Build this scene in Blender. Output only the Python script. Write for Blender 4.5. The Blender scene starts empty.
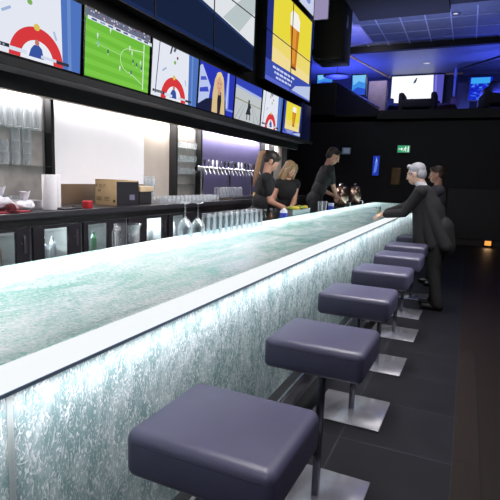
import bpy, bmesh, math, random
from mathutils import Vector, Matrix
random.seed(7)
SC = bpy.context.scene
COL = SC.collection
PI = math.pi

# ------------------------------------------------------------------ camera, world, lights, exposure
cam_d = bpy.data.cameras.new('camera'); cam = bpy.data.objects.new('camera', cam_d); COL.objects.link(cam)
yaw, pitch, roll = math.radians(23.7965), math.radians(8.4377), math.radians(2.0607)
fw = Vector((-math.sin(yaw)*math.cos(pitch), math.cos(yaw)*math.cos(pitch), -math.sin(pitch)))
rt = Vector((math.cos(yaw), math.sin(yaw), 0)); up = rt.cross(fw)
R_ = math.cos(roll)*rt + math.sin(roll)*up; U_ = -math.sin(roll)*rt + math.cos(roll)*up
M_ = Matrix((R_, U_, -fw)).transposed().to_4x4(); M_.translation = (0, 0, 1.45)
cam.matrix_world = M_
cam_d.sensor_width = 36; cam_d.lens = 36*484.71/500; cam_d.clip_start = .05; cam_d.clip_end = 100
SC.camera = cam
SC.view_settings.view_transform = 'Standard'; SC.view_settings.look = 'None'
SC.view_settings.exposure = 0; SC.view_settings.gamma = 1; SC.view_settings.use_curve_mapping = False
SC.cycles.use_denoising = True
SC.cycles.max_bounces = 8; SC.cycles.transparent_max_bounces = 24
SC.cycles.sample_clamp_indirect = 4
w = bpy.data.worlds.new('dark_room'); SC.world = w; w.use_nodes = True
w.node_tree.nodes['Background'].inputs[0].default_value = (.10, .11, .16, 1)
w.node_tree.nodes['Background'].inputs[1].default_value = .075

def area(name, loc, direction, sx, sy, power, color=(1, 1, 1), spread=180):
    d = bpy.data.lights.new(name, 'AREA'); d.shape = 'RECTANGLE'; d.size = sx; d.size_y = sy
    d.energy = power; d.color = color; d.spread = math.radians(spread)
    o = bpy.data.objects.new(name, d); COL.objects.link(o)
    o.location = loc; o.rotation_euler = Vector(direction).to_track_quat('-Z', 'Y').to_euler()
    return o
# local axes of an area light aimed straight down: x = world x, y = world y
def strip_down(name, loc, sx, sy, power, color=(1, 1, 1), tilt=0, spread=180, flip=False):
    o = area(name, loc, (0, 0, -1), sx, sy, power, color, spread)
    o.rotation_euler = (PI if flip else 0, tilt, 0)
    return o
BAR_X0, BAR_X1, BAR_Z, BAR_Y0, BAR_Y1 = -1.91, -.83, 1.012, -1.2, 11.2
BL = BAR_Y1 - BAR_Y0; BC = (BAR_Y1 + BAR_Y0)/2
strip_down('bar_led_back', (-1.78, BC, .80), .10, BL-.1, 74, (.91, .97, 1), flip=True)
strip_down('bar_led_middle', (-1.33, BC, .72), .25, BL-.1, 17, (.88, .98, 1), flip=True)
strip_down('bar_led_front', (-.893, BC, .984), .04, BL-.1, 27, (.92, .97, 1), tilt=-.04)
strip_down('alcove_led_white_panel', (-3.37, 3.97, 2.085), .03, 1.38, 4, (1, .97, 1), tilt=.12)
strip_down('alcove_led_cabinet', (-3.38, 2.5, 2.085), .03, 1.4, 22, (1, .96, .93), tilt=.12)
strip_down('alcove_led_steel', (-3.37, 4.95, 2.085), .03, .44, 7, (1, .95, .9), tilt=.12)
strip_down('alcove_led_small_cabinet', (-3.37, 5.52, 2.085), .03, .5, 10, (1, .95, .9), tilt=.12)
strip_down('alcove_led_taps', (-3.36, 7.4, 2.085), .03, 3.0, 46, (1, .96, .98), tilt=.12)
area('back_bar_fill', (-.6, 4.0, 4.5), (-.72, .02, -.8), 1.0, 6.0, 125, (1, .96, .95), 110)  # added fill over the bar to raise the back bar, no real fixture
area('ceiling_fill', (.9, 3.0, 4.6), (-.12, 0, -1), 2.0, 6.0, 135, (.95, .93, 1))
area('rear_fill', (.2, -1.6, 3.0), (-.1, 1, -.62), 2.4, 1.0, 34, (.93, .92, 1))  # added fill from behind the camera, brightens the stool sides
area('ceiling_fill_far', (-.3, 8.5, 4.7), (0, 0, -1), 1.5, 2.5, 24, (1, .95, .9))
area('blue_wash_mezzanine', (-1.6, 14.4, 3.6), (0, .3, 1), 5.5, 1.0, 80, (.12, .18, 1))
area('blue_wash_stair', (-3.7, 14.2, 3.5), (-.1, .1, 1), 1.0, 1.0, 120, (.07, .10, 1))
area('blue_wash_right', (.5, 13.7, 3.6), (.1, .1, 1), 1.0, 1.0, 130, (.07, .10, 1))
area('blue_wash_ceiling', (-1.2, 10.5, 3.4), (0, .12, 1), 3.0, 1.0, 42, (.36, .42, 1), 120)
area('gallery_front_fill', (-2.4, 12.4, 4.5), (0, 1, -.5), .5, .3, 7, (.9, .85, 1))  # added fill for the pillar front, no lamp hangs here
area('stool_top_fill', (-.72, 3.2, 4.7), (0, 0, -1), .5, 6.5, 44, (1, .95, .95), 45)  # added overhead fill to lighten the seat tops, no real fixture

# ------------------------------------------------------------------ materials
def lin(c):
    if isinstance(c, str):
        c = [int(c[i:i+2], 16)/255 for i in (0, 2, 4)]
    return tuple((x/12.92 if x <= .04045 else ((x+.055)/1.055)**2.4) for x in c)
MATS = {}
def mat(name, col, rough=.5, metal=0, vary=.12, vscale=8, bump=0, bscale=60, spec=.5, coat=0):
    if name in MATS: return MATS[name]
    m = bpy.data.materials.new(name); m.use_nodes = True; nt = m.node_tree; N = nt.nodes; L = nt.links
    b = N['Principled BSDF']; c = lin(col)
    b.inputs['Roughness'].default_value = rough; b.inputs['Metallic'].default_value = metal
    b.inputs['Specular IOR Level'].default_value = spec; b.inputs['Coat Weight'].default_value = coat
    tc = N.new('ShaderNodeTexCoord')
    nz = N.new('ShaderNodeTexNoise'); nz.inputs['Scale'].default_value = vscale; nz.inputs['Detail'].default_value = 4
    L.new(tc.outputs['Object'], nz.inputs['Vector'])
    rp = N.new('ShaderNodeValToRGB')
    rp.color_ramp.elements[0].position = .3; rp.color_ramp.elements[1].position = .7
    rp.color_ramp.elements[0].color = tuple(x*(1-vary) for x in c)+(1,)
    rp.color_ramp.elements[1].color = tuple(min(1, x*(1+vary)) for x in c)+(1,)
    L.new(nz.outputs['Fac'], rp.inputs['Fac']); L.new(rp.outputs['Color'], b.inputs['Base Color'])
    if bump:
        n2 = N.new('ShaderNodeTexNoise'); n2.inputs['Scale'].default_value = bscale; n2.inputs['Detail'].default_value = 3
        L.new(tc.outputs['Object'], n2.inputs['Vector'])
        bp = N.new('ShaderNodeBump'); bp.inputs['Strength'].default_value = bump; bp.inputs['Distance'].default_value = .01
        L.new(n2.outputs['Fac'], bp.inputs['Height']); L.new(bp.outputs['Normal'], b.inputs['Normal'])
    MATS[name] = m
    return m
def em(col, strength=1.0):
    key = 'screen_%s_%s' % (col, strength)
    if key in MATS: return MATS[key]
    m = bpy.data.materials.new(key); m.use_nodes = True; nt = m.node_tree; N = nt.nodes; N.clear()
    e = N.new('ShaderNodeEmission'); e.inputs[0].default_value = lin(col)+(1,); e.inputs[1].default_value = strength
    o = N.new('ShaderNodeOutputMaterial'); nt.links.new(e.outputs[0], o.inputs[0])
    MATS[key] = m
    return m
def thin_glass(name, tint=(.93, .96, .97), edge=.55, base=.06, rough=.04, cloud=0):
    """clear glassware: see-through, glossy towards its edges, with an optional cloudy share that scatters light"""
    if name in MATS: return MATS[name]
    m = bpy.data.materials.new(name); m.use_nodes = True; nt = m.node_tree; N = nt.nodes; L = nt.links; N.clear()
    t = N.new('ShaderNodeBsdfTransparent'); t.inputs[0].default_value = tint+(1,)
    g = N.new('ShaderNodeBsdfGlossy'); g.inputs['Roughness'].default_value = rough
    lw = N.new('ShaderNodeLayerWeight'); lw.inputs['Blend'].default_value = .35
    ma = N.new('ShaderNodeMath'); ma.operation = 'MULTIPLY_ADD'; ma.inputs[1].default_value = edge; ma.inputs[2].default_value = base
    nz = N.new('ShaderNodeTexNoise'); nz.inputs['Scale'].default_value = 30
    bp = N.new('ShaderNodeBump'); bp.inputs['Strength'].default_value = .08
    L.new(nz.outputs['Fac'], bp.inputs['Height']); L.new(bp.outputs['Normal'], g.inputs['Normal'])
    L.new(lw.outputs['Facing'], ma.inputs[0])
    sh = g.outputs[0]
    if cloud:
        d = N.new('ShaderNodeBsdfTranslucent'); d.inputs[0].default_value = (.95, .96, 1, 1)
        d2 = N.new('ShaderNodeBsdfDiffuse'); d2.inputs[0].default_value = (.95, .96, 1, 1)
        a = N.new('ShaderNodeMixShader'); a.inputs[0].default_value = .5; L.new(d.outputs[0], a.inputs[1]); L.new(d2.outputs[0], a.inputs[2])
        b = N.new('ShaderNodeMixShader'); b.inputs[0].default_value = cloud; L.new(g.outputs[0], b.inputs[1]); L.new(a.outputs[0], b.inputs[2]); sh = b.outputs[0]
    mx = N.new('ShaderNodeMixShader'); L.new(ma.outputs[0], mx.inputs[0]); L.new(t.outputs[0], mx.inputs[1]); L.new(sh, mx.inputs[2])
    o = N.new('ShaderNodeOutputMaterial'); L.new(mx.outputs[0], o.inputs[0])
    MATS[name] = m
    return m
def ice_glass(name, scale, c_dark, c_light, lo, hi, gloss, rough, bump, fine=90, flecks=False):
    """Rippled, chipped glass: lets light through diffusely, with a glossy rippled face."""
    m = bpy.data.materials.new(name); m.use_nodes = True; nt = m.node_tree; N = nt.nodes; L = nt.links; N.clear()
    tc = N.new('ShaderNodeTexCoord'); mp = N.new('ShaderNodeMapping'); mp.inputs['Scale'].default_value = scale
    L.new(tc.outputs['Object'], mp.inputs['Vector'])
    n1 = N.new('ShaderNodeTexNoise'); n1.inputs['Scale'].default_value = 1; n1.inputs['Detail'].default_value = 9
    n1.inputs['Roughness'].default_value = .68; n1.inputs['Distortion'].default_value = 1.1
    L.new(mp.outputs[0], n1.inputs['Vector'])
    n2 = N.new('ShaderNodeTexNoise'); n2.inputs['Scale'].default_value = fine; n2.inputs['Detail'].default_value = 3
    n2.inputs['Distortion'].default_value = .8
    L.new(tc.outputs['Object'], n2.inputs['Vector'])
    mx = N.new('ShaderNodeMath'); mx.operation = 'MULTIPLY_ADD'; mx.inputs[1].default_value = .55
    ml = N.new('ShaderNodeMath'); ml.operation = 'MULTIPLY'; ml.inputs[1].default_value = .45
    L.new(n2.outputs['Fac'], ml.inputs[0]); L.new(n1.outputs['Fac'], mx.inputs[0]); L.new(ml.outputs[0], mx.inputs[2])
    if flecks:      # small bright chips over the slow cloud
        m3 = N.new('ShaderNodeMapping'); m3.inputs['Scale'].default_value = (1, 1, .55); L.new(tc.outputs['Object'], m3.inputs['Vector']); L.new(m3.outputs[0], n2.inputs['Vector'])
        n2.inputs['Distortion'].default_value = 2.2; n2.inputs['Detail'].default_value = 2
        mr = N.new('ShaderNodeMapRange'); mr.inputs['From Min'].default_value = .47; mr.inputs['From Max'].default_value = .66; L.new(n2.outputs['Fac'], mr.inputs['Value'])
        L.new(mr.outputs[0], ml.inputs[0]); mx.inputs[1].default_value = .75; ml.inputs[1].default_value = .28
    rp = N.new('ShaderNodeValToRGB'); rp.color_ramp.elements[0].position = lo; rp.color_ramp.elements[1].position = hi
    rp.color_ramp.elements[0].color = c_dark+(1,); rp.color_ramp.elements[1].color = c_light+(1,)
    L.new(mx.outputs[0], rp.inputs['Fac'])
    bp = N.new('ShaderNodeBump'); bp.inputs['Strength'].default_value = bump; bp.inputs['Distance'].default_value = .012
    L.new(mx.outputs[0], bp.inputs['Height'])
    tr = N.new('ShaderNodeBsdfTranslucent'); L.new(rp.outputs['Color'], tr.inputs['Color'])
    df = N.new('ShaderNodeBsdfDiffuse'); L.new(rp.outputs['Color'], df.inputs['Color']); L.new(bp.outputs['Normal'], df.inputs['Normal'])
    m1 = N.new('ShaderNodeMixShader'); m1.inputs[0].default_value = .14; L.new(tr.outputs[0], m1.inputs[1]); L.new(df.outputs[0], m1.inputs[2])
    gl = N.new('ShaderNodeBsdfGlossy'); gl.inputs['Roughness'].default_value = rough; L.new(bp.outputs['Normal'], gl.inputs['Normal'])
    fr = N.new('ShaderNodeFresnel'); fr.inputs['IOR'].default_value = 1.5; L.new(bp.outputs['Normal'], fr.inputs['Normal'])
    fm = N.new('ShaderNodeMath'); fm.operation = 'MULTIPLY'; fm.inputs[1].default_value = gloss; L.new(fr.outputs[0], fm.inputs[0])
    m2 = N.new('ShaderNodeMixShader'); L.new(fm.outputs[0], m2.inputs[0]); L.new(m1.outputs[0], m2.inputs[1]); L.new(gl.outputs[0], m2.inputs[2])
    o = N.new('ShaderNodeOutputMaterial'); L.new(m2.outputs[0], o.inputs[0])
    return m
def floor_mat(name, bw, rh, off, c1, c2, mortar, msize, rough, shift=(0, 0), rot=0, grain=None):
    m = bpy.data.materials.new(name); m.use_nodes = True; nt = m.node_tree; N = nt.nodes; L = nt.links
    b = N['Principled BSDF']; b.inputs['Roughness'].default_value = rough; b.inputs['Specular IOR Level'].default_value = .15
    tc = N.new('ShaderNodeTexCoord'); mp = N.new('ShaderNodeMapping'); mp.inputs['Location'].default_value = (shift[0], shift[1], 0); mp.inputs['Rotation'].default_value = (0, 0, rot)
    L.new(tc.outputs['Object'], mp.inputs['Vector'])
    br = N.new('ShaderNodeTexBrick'); br.offset = off; br.inputs['Scale'].default_value = 1
    br.inputs['Brick Width'].default_value = bw; br.inputs['Row Height'].default_value = rh; br.inputs['Mortar Size'].default_value = msize
    br.inputs['Color1'].default_value = lin(c1)+(1,); br.inputs['Color2'].default_value = lin(c2)+(1,); br.inputs['Mortar'].default_value = lin(mortar)+(1,)
    L.new(mp.outputs[0], br.inputs['Vector'])
    nz = N.new('ShaderNodeTexNoise'); nz.inputs['Scale'].default_value = 6; nz.inputs['Detail'].default_value = 6
    m2 = N.new('ShaderNodeMapping'); m2.inputs['Scale'].default_value = grain or (1, 1, 1)
    L.new(tc.outputs['Object'], m2.inputs['Vector']); L.new(m2.outputs[0], nz.inputs['Vector'])
    rp = N.new('ShaderNodeValToRGB'); rp.color_ramp.elements[0].color = (.6, .6, .6, 1); rp.color_ramp.elements[1].color = (1.25, 1.25, 1.25, 1)
    L.new(nz.outputs['Fac'], rp.inputs['Fac'])
    mu = N.new('ShaderNodeMix'); mu.data_type = 'RGBA'; mu.blend_type = 'MULTIPLY'; mu.inputs[0].default_value = 1
    L.new(br.outputs['Color'], mu.inputs[6]); L.new(rp.outputs['Color'], mu.inputs[7]); L.new(mu.outputs[2], b.inputs['Base Color'])
    bp = N.new('ShaderNodeBump'); bp.inputs['Strength'].default_value = .15; bp.inputs['Distance'].default_value = .004
    L.new(nz.outputs['Fac'], bp.inputs['Height']); L.new(bp.outputs['Normal'], b.inputs['Normal'])
    MATS[name] = m
    return m

black = mat('black_lacquer', '0d0d10', .35)
matt_black = mat('matt_black', '09090c', .8)
bezel = mat('black_plastic', '0a0b0f', .35)
steel = mat('brushed_steel', 'b5b3b8', .28, 1, .06, 20)
chrome = mat('chrome', 'd8d8dc', .12, 1, .03)
plate_steel = mat('polished_steel_plate', 'b9b9c2', .22, .75, .05, 4)
leather = mat('navy_leather', '414056', .42, 0, .07, 12, .06, 220, .5)
leather_d = mat('navy_leather_seam', '1d1d2b', .9)
glass = thin_glass('clear_glass', (.92, .95, .96), .6, .10)
solid_glass = thin_glass('bar_glassware', (.96, .98, .99), .8, .03, .06, .38)
shelf_ware = thin_glass('shelf_glassware', (.95, .97, .98), .8, .08, .2, .6)
shelf_glass = thin_glass('shelf_glass', (.9, .96, .95), .5, .1)
white_acrylic = mat('white_acrylic', 'f2f0f4', .35, 0, .02)
fab_black = mat('black_fabric', '101014', .85, 0, .2, 30)
skin = mat('skin', 'b98a74', .5, 0, .06, 25)
skin_old = mat('aged_skin', 'd0a793', .5, 0, .08, 25)
hair_dark = mat('dark_brown_hair', '1f1613', .45, 0, .35, 60)

# ------------------------------------------------------------------ mesh helpers
class MB:
    def __init__(s): s.bm = bmesh.new(); s.mi = 0; s.smooth = False
    def _tag(s, n0):
        s.bm.faces.ensure_lookup_table()
        for f in s.bm.faces[n0:]: f.material_index = s.mi
    def box(s, x0, x1, y0, y1, z0, z1, bev=0, seg=2, M=None):
        n0 = len(s.bm.faces)
        r = bmesh.ops.create_cube(s.bm, size=1)
        vs = r['verts']
        for v in vs: v.co = Vector(((v.co.x+.5)*(x1-x0)+x0, (v.co.y+.5)*(y1-y0)+y0, (v.co.z+.5)*(z1-z0)+z0))
        if bev:
            es = list({e for v in vs for e in v.link_edges})
            q = bmesh.ops.bevel(s.bm, geom=es, offset=bev, segments=seg, profile=.5, affect='EDGES')
            vs = list({v for f in q['faces'] for v in f.verts} | {v for v in vs if v.is_valid})
        if M is not None:
            for v in vs: v.co = M @ v.co
        s._tag(n0); return s
    def tube(s, a, b, r0, r1=None, seg=16, cap=True):
        n0 = len(s.bm.faces); a = Vector(a); b = Vector(b); r1 = r0 if r1 is None else r1
        d = b-a; q = d.to_track_quat('Z', 'Y')
        r = bmesh.ops.create_cone(s.bm, cap_ends=cap, segments=seg, radius1=max(r0, 1e-5), radius2=max(r1, 1e-5), depth=d.length)
        M = Matrix.Translation((a+b)/2) @ q.to_matrix().to_4x4()
        for v in r['verts']: v.co = M @ v.co
        s._tag(n0); return s
    def ball(s, c, r, M=None, sub=2):
        n0 = len(s.bm.faces)
        if not hasattr(r, '__len__'): r = (r, r, r)
        g = bmesh.ops.create_icosphere(s.bm, subdivisions=sub, radius=1)
        for v in g['verts']:
            p = Vector((v.co.x*r[0], v.co.y*r[1], v.co.z*r[2]))
            if M is not None: p = M @ p
            v.co = p + Vector(c)
        s._tag(n0); return s
    def cap(s, a, b, r0, r1=None, sub=2):
        r1 = r0 if r1 is None else r1
        s.tube(a, b, r0, r1, 14); s.ball(a, r0, sub=sub); s.ball(b, r1, sub=sub); return s
    def chain(s, pts, rs):
        for i in range(len(pts)-1): s.cap(pts[i], pts[i+1], rs[i], rs[i+1])
        return s
    def lathe(s, prof, c=(0, 0, 0), seg=20):
        n0 = len(s.bm.faces); rings = []
        for r, z in prof:
            if r < 1e-4: rings.append([s.bm.verts.new((c[0], c[1], c[2]+z))])
            else: rings.append([s.bm.verts.new((c[0]+r*math.cos(2*PI*i/seg), c[1]+r*math.sin(2*PI*i/seg), c[2]+z)) for i in range(seg)])
        for A, B in zip(rings, rings[1:]):
            for i in range(seg):
                j = (i+1) % seg
                if len(A) == 1 and len(B) == 1: continue
                if len(A) == 1: s.bm.faces.new((A[0], B[j], B[i]))
                elif len(B) == 1: s.bm.faces.new((A[i], A[j], B[0]))
                else: s.bm.faces.new((A[i], A[j], B[j], B[i]))
        s._tag(n0); return s
    def poly(s, pts):
        n0 = len(s.bm.faces)
        s.bm.faces.new([s.bm.verts.new(p) for p in pts]); s._tag(n0); return s
    def prism(s, pts, d):
        """extrude polygon pts by vector d"""
        n0 = len(s.bm.faces); d = Vector(d)
        A = [s.bm.verts.new(p) for p in pts]; B = [s.bm.verts.new(Vector(p)+d) for p in pts]
        s.bm.faces.new(A); s.bm.faces.new(B[::-1])
        for i in range(len(pts)):
            j = (i+1) % len(pts); s.bm.faces.new((A[j], A[i], B[i], B[j]))
        s._tag(n0); return s
    def mesh(s, name, mats, smooth=False, fix=True):
        if fix: bmesh.ops.recalc_face_normals(s.bm, faces=s.bm.faces)
        me = bpy.data.meshes.new(name); s.bm.to_mesh(me); s.bm.free()
        for m in (mats if isinstance(mats, (list, tuple)) else [mats]): me.materials.append(m)
        if smooth:
            for p in me.polygons: p.use_smooth = True
            try: me.set_sharp_from_angle(angle=math.radians(42))
            except Exception: pass
        return me
    def build(s, name, mats, parent=None, smooth=True, loc=None, fix=True):
        o = bpy.data.objects.new(name, s.mesh(name, mats, smooth, fix)); COL.objects.link(o)
        if parent is not None: o.parent = parent
        if loc is not None: o.location = loc
        return o
def tag(o, label=None, cat=None, group=None, kind=None):
    if label: o['label'] = label
    if cat: o['category'] = cat
    if group: o['group'] = group
    if kind: o['kind'] = kind
    return o
def thing(name, label, cat, loc=(0, 0, 0), rz=0, group=None):
    o = bpy.data.objects.new(name, None); COL.objects.link(o); o.empty_display_size = .1
    o.location = loc; o.rotation_euler = (0, 0, rz)
    return tag(o, label, cat, group)
def struct(name, mb, m, smooth=False):
    return tag(mb.build(name, m, smooth=smooth), kind='structure')
def dup(root, loc, rz=0, label=None, group=None):
    r = root.copy(); COL.objects.link(r); r.location = loc; r.rotation_euler = (0, 0, rz)
    if label: r['label'] = label
    if group: r['group'] = group
    for ch in list(root.children):
        c = ch.copy(); COL.objects.link(c); c.parent = r
        for g in list(ch.children):
            d = g.copy(); COL.objects.link(d); d.parent = c
    return r
def remesh(mb, name, mats, parent, voxel=.008, smooth=4, color_fn=None):
    """union of overlapping closed solids as one continuous smoothed skin"""
    me = mb.mesh(name, mats)
    o = bpy.data.objects.new(name, me); COL.objects.link(o)
    rm = o.modifiers.new('r', 'REMESH'); rm.mode = 'VOXEL'; rm.voxel_size = voxel; rm.use_smooth_shade = True
    sm = o.modifiers.new('s', 'SMOOTH'); sm.factor = .5; sm.iterations = smooth
    dg = bpy.context.evaluated_depsgraph_get(); dg.update()
    m2 = bpy.data.meshes.new_from_object(o.evaluated_get(dg))
    m2.name = name
    o.modifiers.clear(); o.data = m2
    m2.materials.clear()
    for m in (mats if isinstance(mats, (list, tuple)) else [mats]): m2.materials.append(m)
    for p in m2.polygons:
        p.use_smooth = True
        p.material_index = color_fn(p.center) if color_fn else 0
    bpy.data.meshes.remove(me)
    o.parent = parent
    return o

# ------------------------------------------------------------------ setting
tile = floor_mat('dark_slate_tile', .60, .57, 0, '1b1b1f', '17171b', '2c2c31', .004, .45, shift=(.544, .25))
wood = floor_mat('dark_wood_boards', 1.9, .19, .4, '211a17', '1b1513', '100d0b', .003, .5, shift=(0, 0), rot=PI/2, grain=(9, .7, 1))
struct('floor', MB().box(-6.5, .055, -2.5, 18, -.1, 0), tile)
struct('floor_boards', MB().box(.055, 3.6, -2.5, 18, -.1, .001), wood)
struct('ceiling', MB().box(-6.5, 3.6, -2.5, 13, 4.85, 4.95), mat('ceiling_panel', '565a66', .6))
struct('trim_1', MB().box(-6.5, 3.6, 12.9, 13.05, 4.71, 4.9), matt_black)                       # dark beam before the gallery
wall_dark = mat('dark_wall', '0c0c10', .7)
struct('wall_left', MB().box(-3.9, -3.5, -2.5, 9.3, 0, 5.0), wall_dark)
struct('wall_back', MB().box(-6.5, 3.6, 13.0, 13.2, 0, 3.13), wall_dark)
struct('wall_right', MB().box(3.5, 3.6, -2.5, 18, 0, 5.0), wall_dark)
struct('wall_rear', MB().box(-6.5, 3.6, -2.6, -2.5, 0, 5.0), wall_dark)
struct('baseboard_back', MB().box(-2.4, 3.5, 12.96, 13.0, 0, .16, .006), mat('dark_board', '2b2420', .5))
struct('gallery_floor', MB().box(-6.5, 3.6, 13.0, 16.6, 3.0, 3.2), matt_black)
struct('gallery_ceiling', MB().box(-6.5, 3.6, 13.0, 16.4, 4.74, 4.9), mat('gallery_ceiling_paint', '666973', .45))
struct('wall_gallery', MB().box(-6.5, 3.6, 16.2, 16.4, 3.2, 4.74), mat('gallery_wall', '30323c', .6))
struct('wall_gallery_side', MB().box(-6.6, -6.5, 9.3, 16.4, 0, 5), wall_dark)
struct('wall_parapet', MB().box(-2.3, 3.5, 12.92, 13.06, 3.05, 3.27, .01), wall_dark)
# ceiling grid: pale beads along the panel seams
g = MB()
for x in (-3.1, -2.62, -2.12, -1.62, -1.13, -.64, -.15, .34, .9): g.box(x-.012, x+.012, 10.6, 12.9, 4.837, 4.8495)
for y in (11.2, 11.95, 12.55): g.box(-3.4, 1.6, y-.008, y+.008, 4.837, 4.8495)
struct('trim_2', g, mat('pale_ceiling_bead', '8e94a4', .4))
struct('trim_3', MB().box(-2.35, -.62, 7.2, 10.45, 4.70, 4.86, .01), matt_black)                  # black dropped bulkhead
struct('trim_4', MB().box(-.62, 3.4, 7.2, 10.2, 4.76, 4.86, .01), matt_black)

# back bar wall: fascia, ledge under the televisions, dividers
fasc = mat('black_fascia', '141316', .4)
ledge = mat('grey_ledge', '6b666a', .5)
struct('soffit', MB().box(-3.5, -2.86, -2, 9.3, 2.155, 2.19, .004), ledge)
struct('trim_5', MB().box(-3.5, -3.17, -2, 9.3, 2.10, 2.155).box(-3.17, -3.15, -2, 9.3, 2.035, 2.155), fasc)
struct('trim_31', MB().box(-2.875, -2.85, -2, 9.3, 2.135, 2.192, .003), matt_black)
struct('trim_6', MB().box(-3.172, -3.152, -2, 9.22, 2.026, 2.036), mat('pale_trim', 'cdb9ae', .4))
struct('wall_screens', MB().box(-3.5, -3.05, -2, 9.3, 2.19, 5.0), wall_dark)
for k, (ya, yb) in enumerate([(3.215, 3.25), (5.20, 5.235), (5.81, 5.845), (8.06, 8.075), (8.50, 8.515), (9.2, 9.3)]):
    struct('trim_%d' % (7+k), MB().box(-3.5, -3.335, ya, yb, 1.15, 2.085), matt_black)
panel_white = mat('white_lit_panel', 'efeef2', .45, 0, .01)
_b = panel_white.node_tree.nodes['Principled BSDF']; _b.inputs['Emission Color'].default_value = (.93, .92, 1, 1); _b.inputs['Emission Strength'].default_value = .06   # back-lit acrylic
beige_steel = mat('satin_beige_steel', 'cabfb6', .4, .15, .05, 5)
tap_steel = mat('satin_wall_steel', '7d78a4', .32, .6, .05, 3)  # blue screen reflections are put into the violet tint of the steel
dark_steel = mat('dark_tile_steel', 'a09b98', .4, .4, .15, 12)
struct('wall_panel_1', MB().box(-3.5, -3.44, 3.25, 4.68, 1.335, 2.085), panel_white)
struct('wall_panel_2', MB().box(-3.5, -3.44, 3.25, 4.68, 1.15, 1.335), mat('backsplash_steel', '9a8878', .3, .7, .08, 5))
struct('wall_panel_3', MB().box(-3.5, -3.44, 4.68, 5.20, 1.15, 2.085), beige_steel)
struct('wall_panel_4', MB().box(-3.5, -3.44, 5.845, 8.06, 1.15, 2.085), tap_steel)
struct('wall_panel_5', MB().box(-3.5, -3.44, 8.075, 8.50, 1.15, 2.085), beige_steel)
struct('wall_panel_6', MB().box(-3.5, -3.44, 8.515, 9.2, 1.15, 2.085), beige_steel)
struct('wall_panel_7', MB().box(-3.5, -3.44, 5.235, 5.81, 1.15, 2.085), dark_steel)
struct('wall_panel_8', MB().box(-3.5, -3.44, 1.0, 3.215, 1.15, 2.085), dark_steel)

# ------------------------------------------------------------------ the bar
bar = thing('bar_counter', 'long glowing bar counter of rippled glass with a white border strip', 'bar counter', (0, 0, 0))
top_mat = ice_glass('rippled_glass_top', (5, 1.8, 5), lin('8cc6ba'), lin('fbfdff'), .40, .60, .8, .16, .4, 75)
front_mat = ice_glass('rippled_glass_front', (10, 10, 5), lin('92acaf'), lin('fbfcff'), .32, .62, 1.0, .2, .9, 62, True)
strip_mat = em('f8fcff', .99)
def open_sheet(x0, x1, y0, y1, z0, z1, miss):
    """a glass sheet with its rims, left open on the lamp side"""
    m = MB().box(x0, x1, y0, y1, z0, z1)
    m.bm.faces.ensure_lookup_table(); m.bm.normal_update()
    for f in list(m.bm.faces):
        if f.normal.dot(Vector(miss)) > .9: m.bm.faces.remove(f)
    return m
open_sheet(BAR_X0, -.925, BAR_Y0, BAR_Y1, .99, BAR_Z, (0, 0, -1)).build('counter_top', top_mat, bar, False)
MB().box(-.925, -.83, BAR_Y0, BAR_Y1, .994, BAR_Z+.001, .002).build('border_strip', strip_mat, bar, False)
MB().box(-.925, -.829, BAR_Y0, BAR_Y1, .985, .994).build('edge_rail', mat('dark_blue_edge', '667a90', .3), bar, False)
MB().box(-1.01, -1.0, BAR_Y0, BAR_Y1-.02, .30, .985).build('light_baffle', mat('grey_inner', '7a8584', .7), bar, False)  # unseen board added to keep the other inner strips off the front glass
open_sheet(-.848, -.836, BAR_Y0, .667, .34, .986, (-1, 0, 0)).build('front_panel', front_mat, bar, False)
open_sheet(-.848, -.836, .682, BAR_Y1, .34, .986, (-1, 0, 0)).build('front_panel', front_mat, bar, False)
open_sheet(-.848, -.834, .667, .682, .34, .986, (-1, 0, 0)).build('panel_joint', ice_glass('pale_joint', (1, 1, 1), (.9, .95, .97), (1, 1, 1), .3, .7, .8, .2, .05), bar, False)
open_sheet(-1.9, -.83, BAR_Y1-.012, BAR_Y1, .3, .99, (0, -1, 0)).build('end_panel', front_mat, bar, False)
MB().box(-1.91, -1.89, BAR_Y0, BAR_Y1, 0, .99).build('back_panel', mat('white_inner', 'dcdcdc', .6), bar, False)
MB().box(-1.89, -.90, BAR_Y0, BAR_Y1, 0, .30).build('plinth', mat('grey_plinth', '6d6f76', .35, .3), bar, False)
fr = MB().box(-.85, -.775, BAR_Y0, BAR_Y1, .245, .335).build('foot_rail', mat('black_foot_rail', '111214', .3), bar, False)
MB().box(-.785, -.765, BAR_Y0, BAR_Y1, .325, .342, .004).build('rail_nosing', chrome, fr, False)
MB().box(-.776, -.768, BAR_Y0, BAR_Y1, .245, .326).build('rail_face', mat('grey_rail_face', '4a4a50', .3, .6), fr, False)

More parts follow.
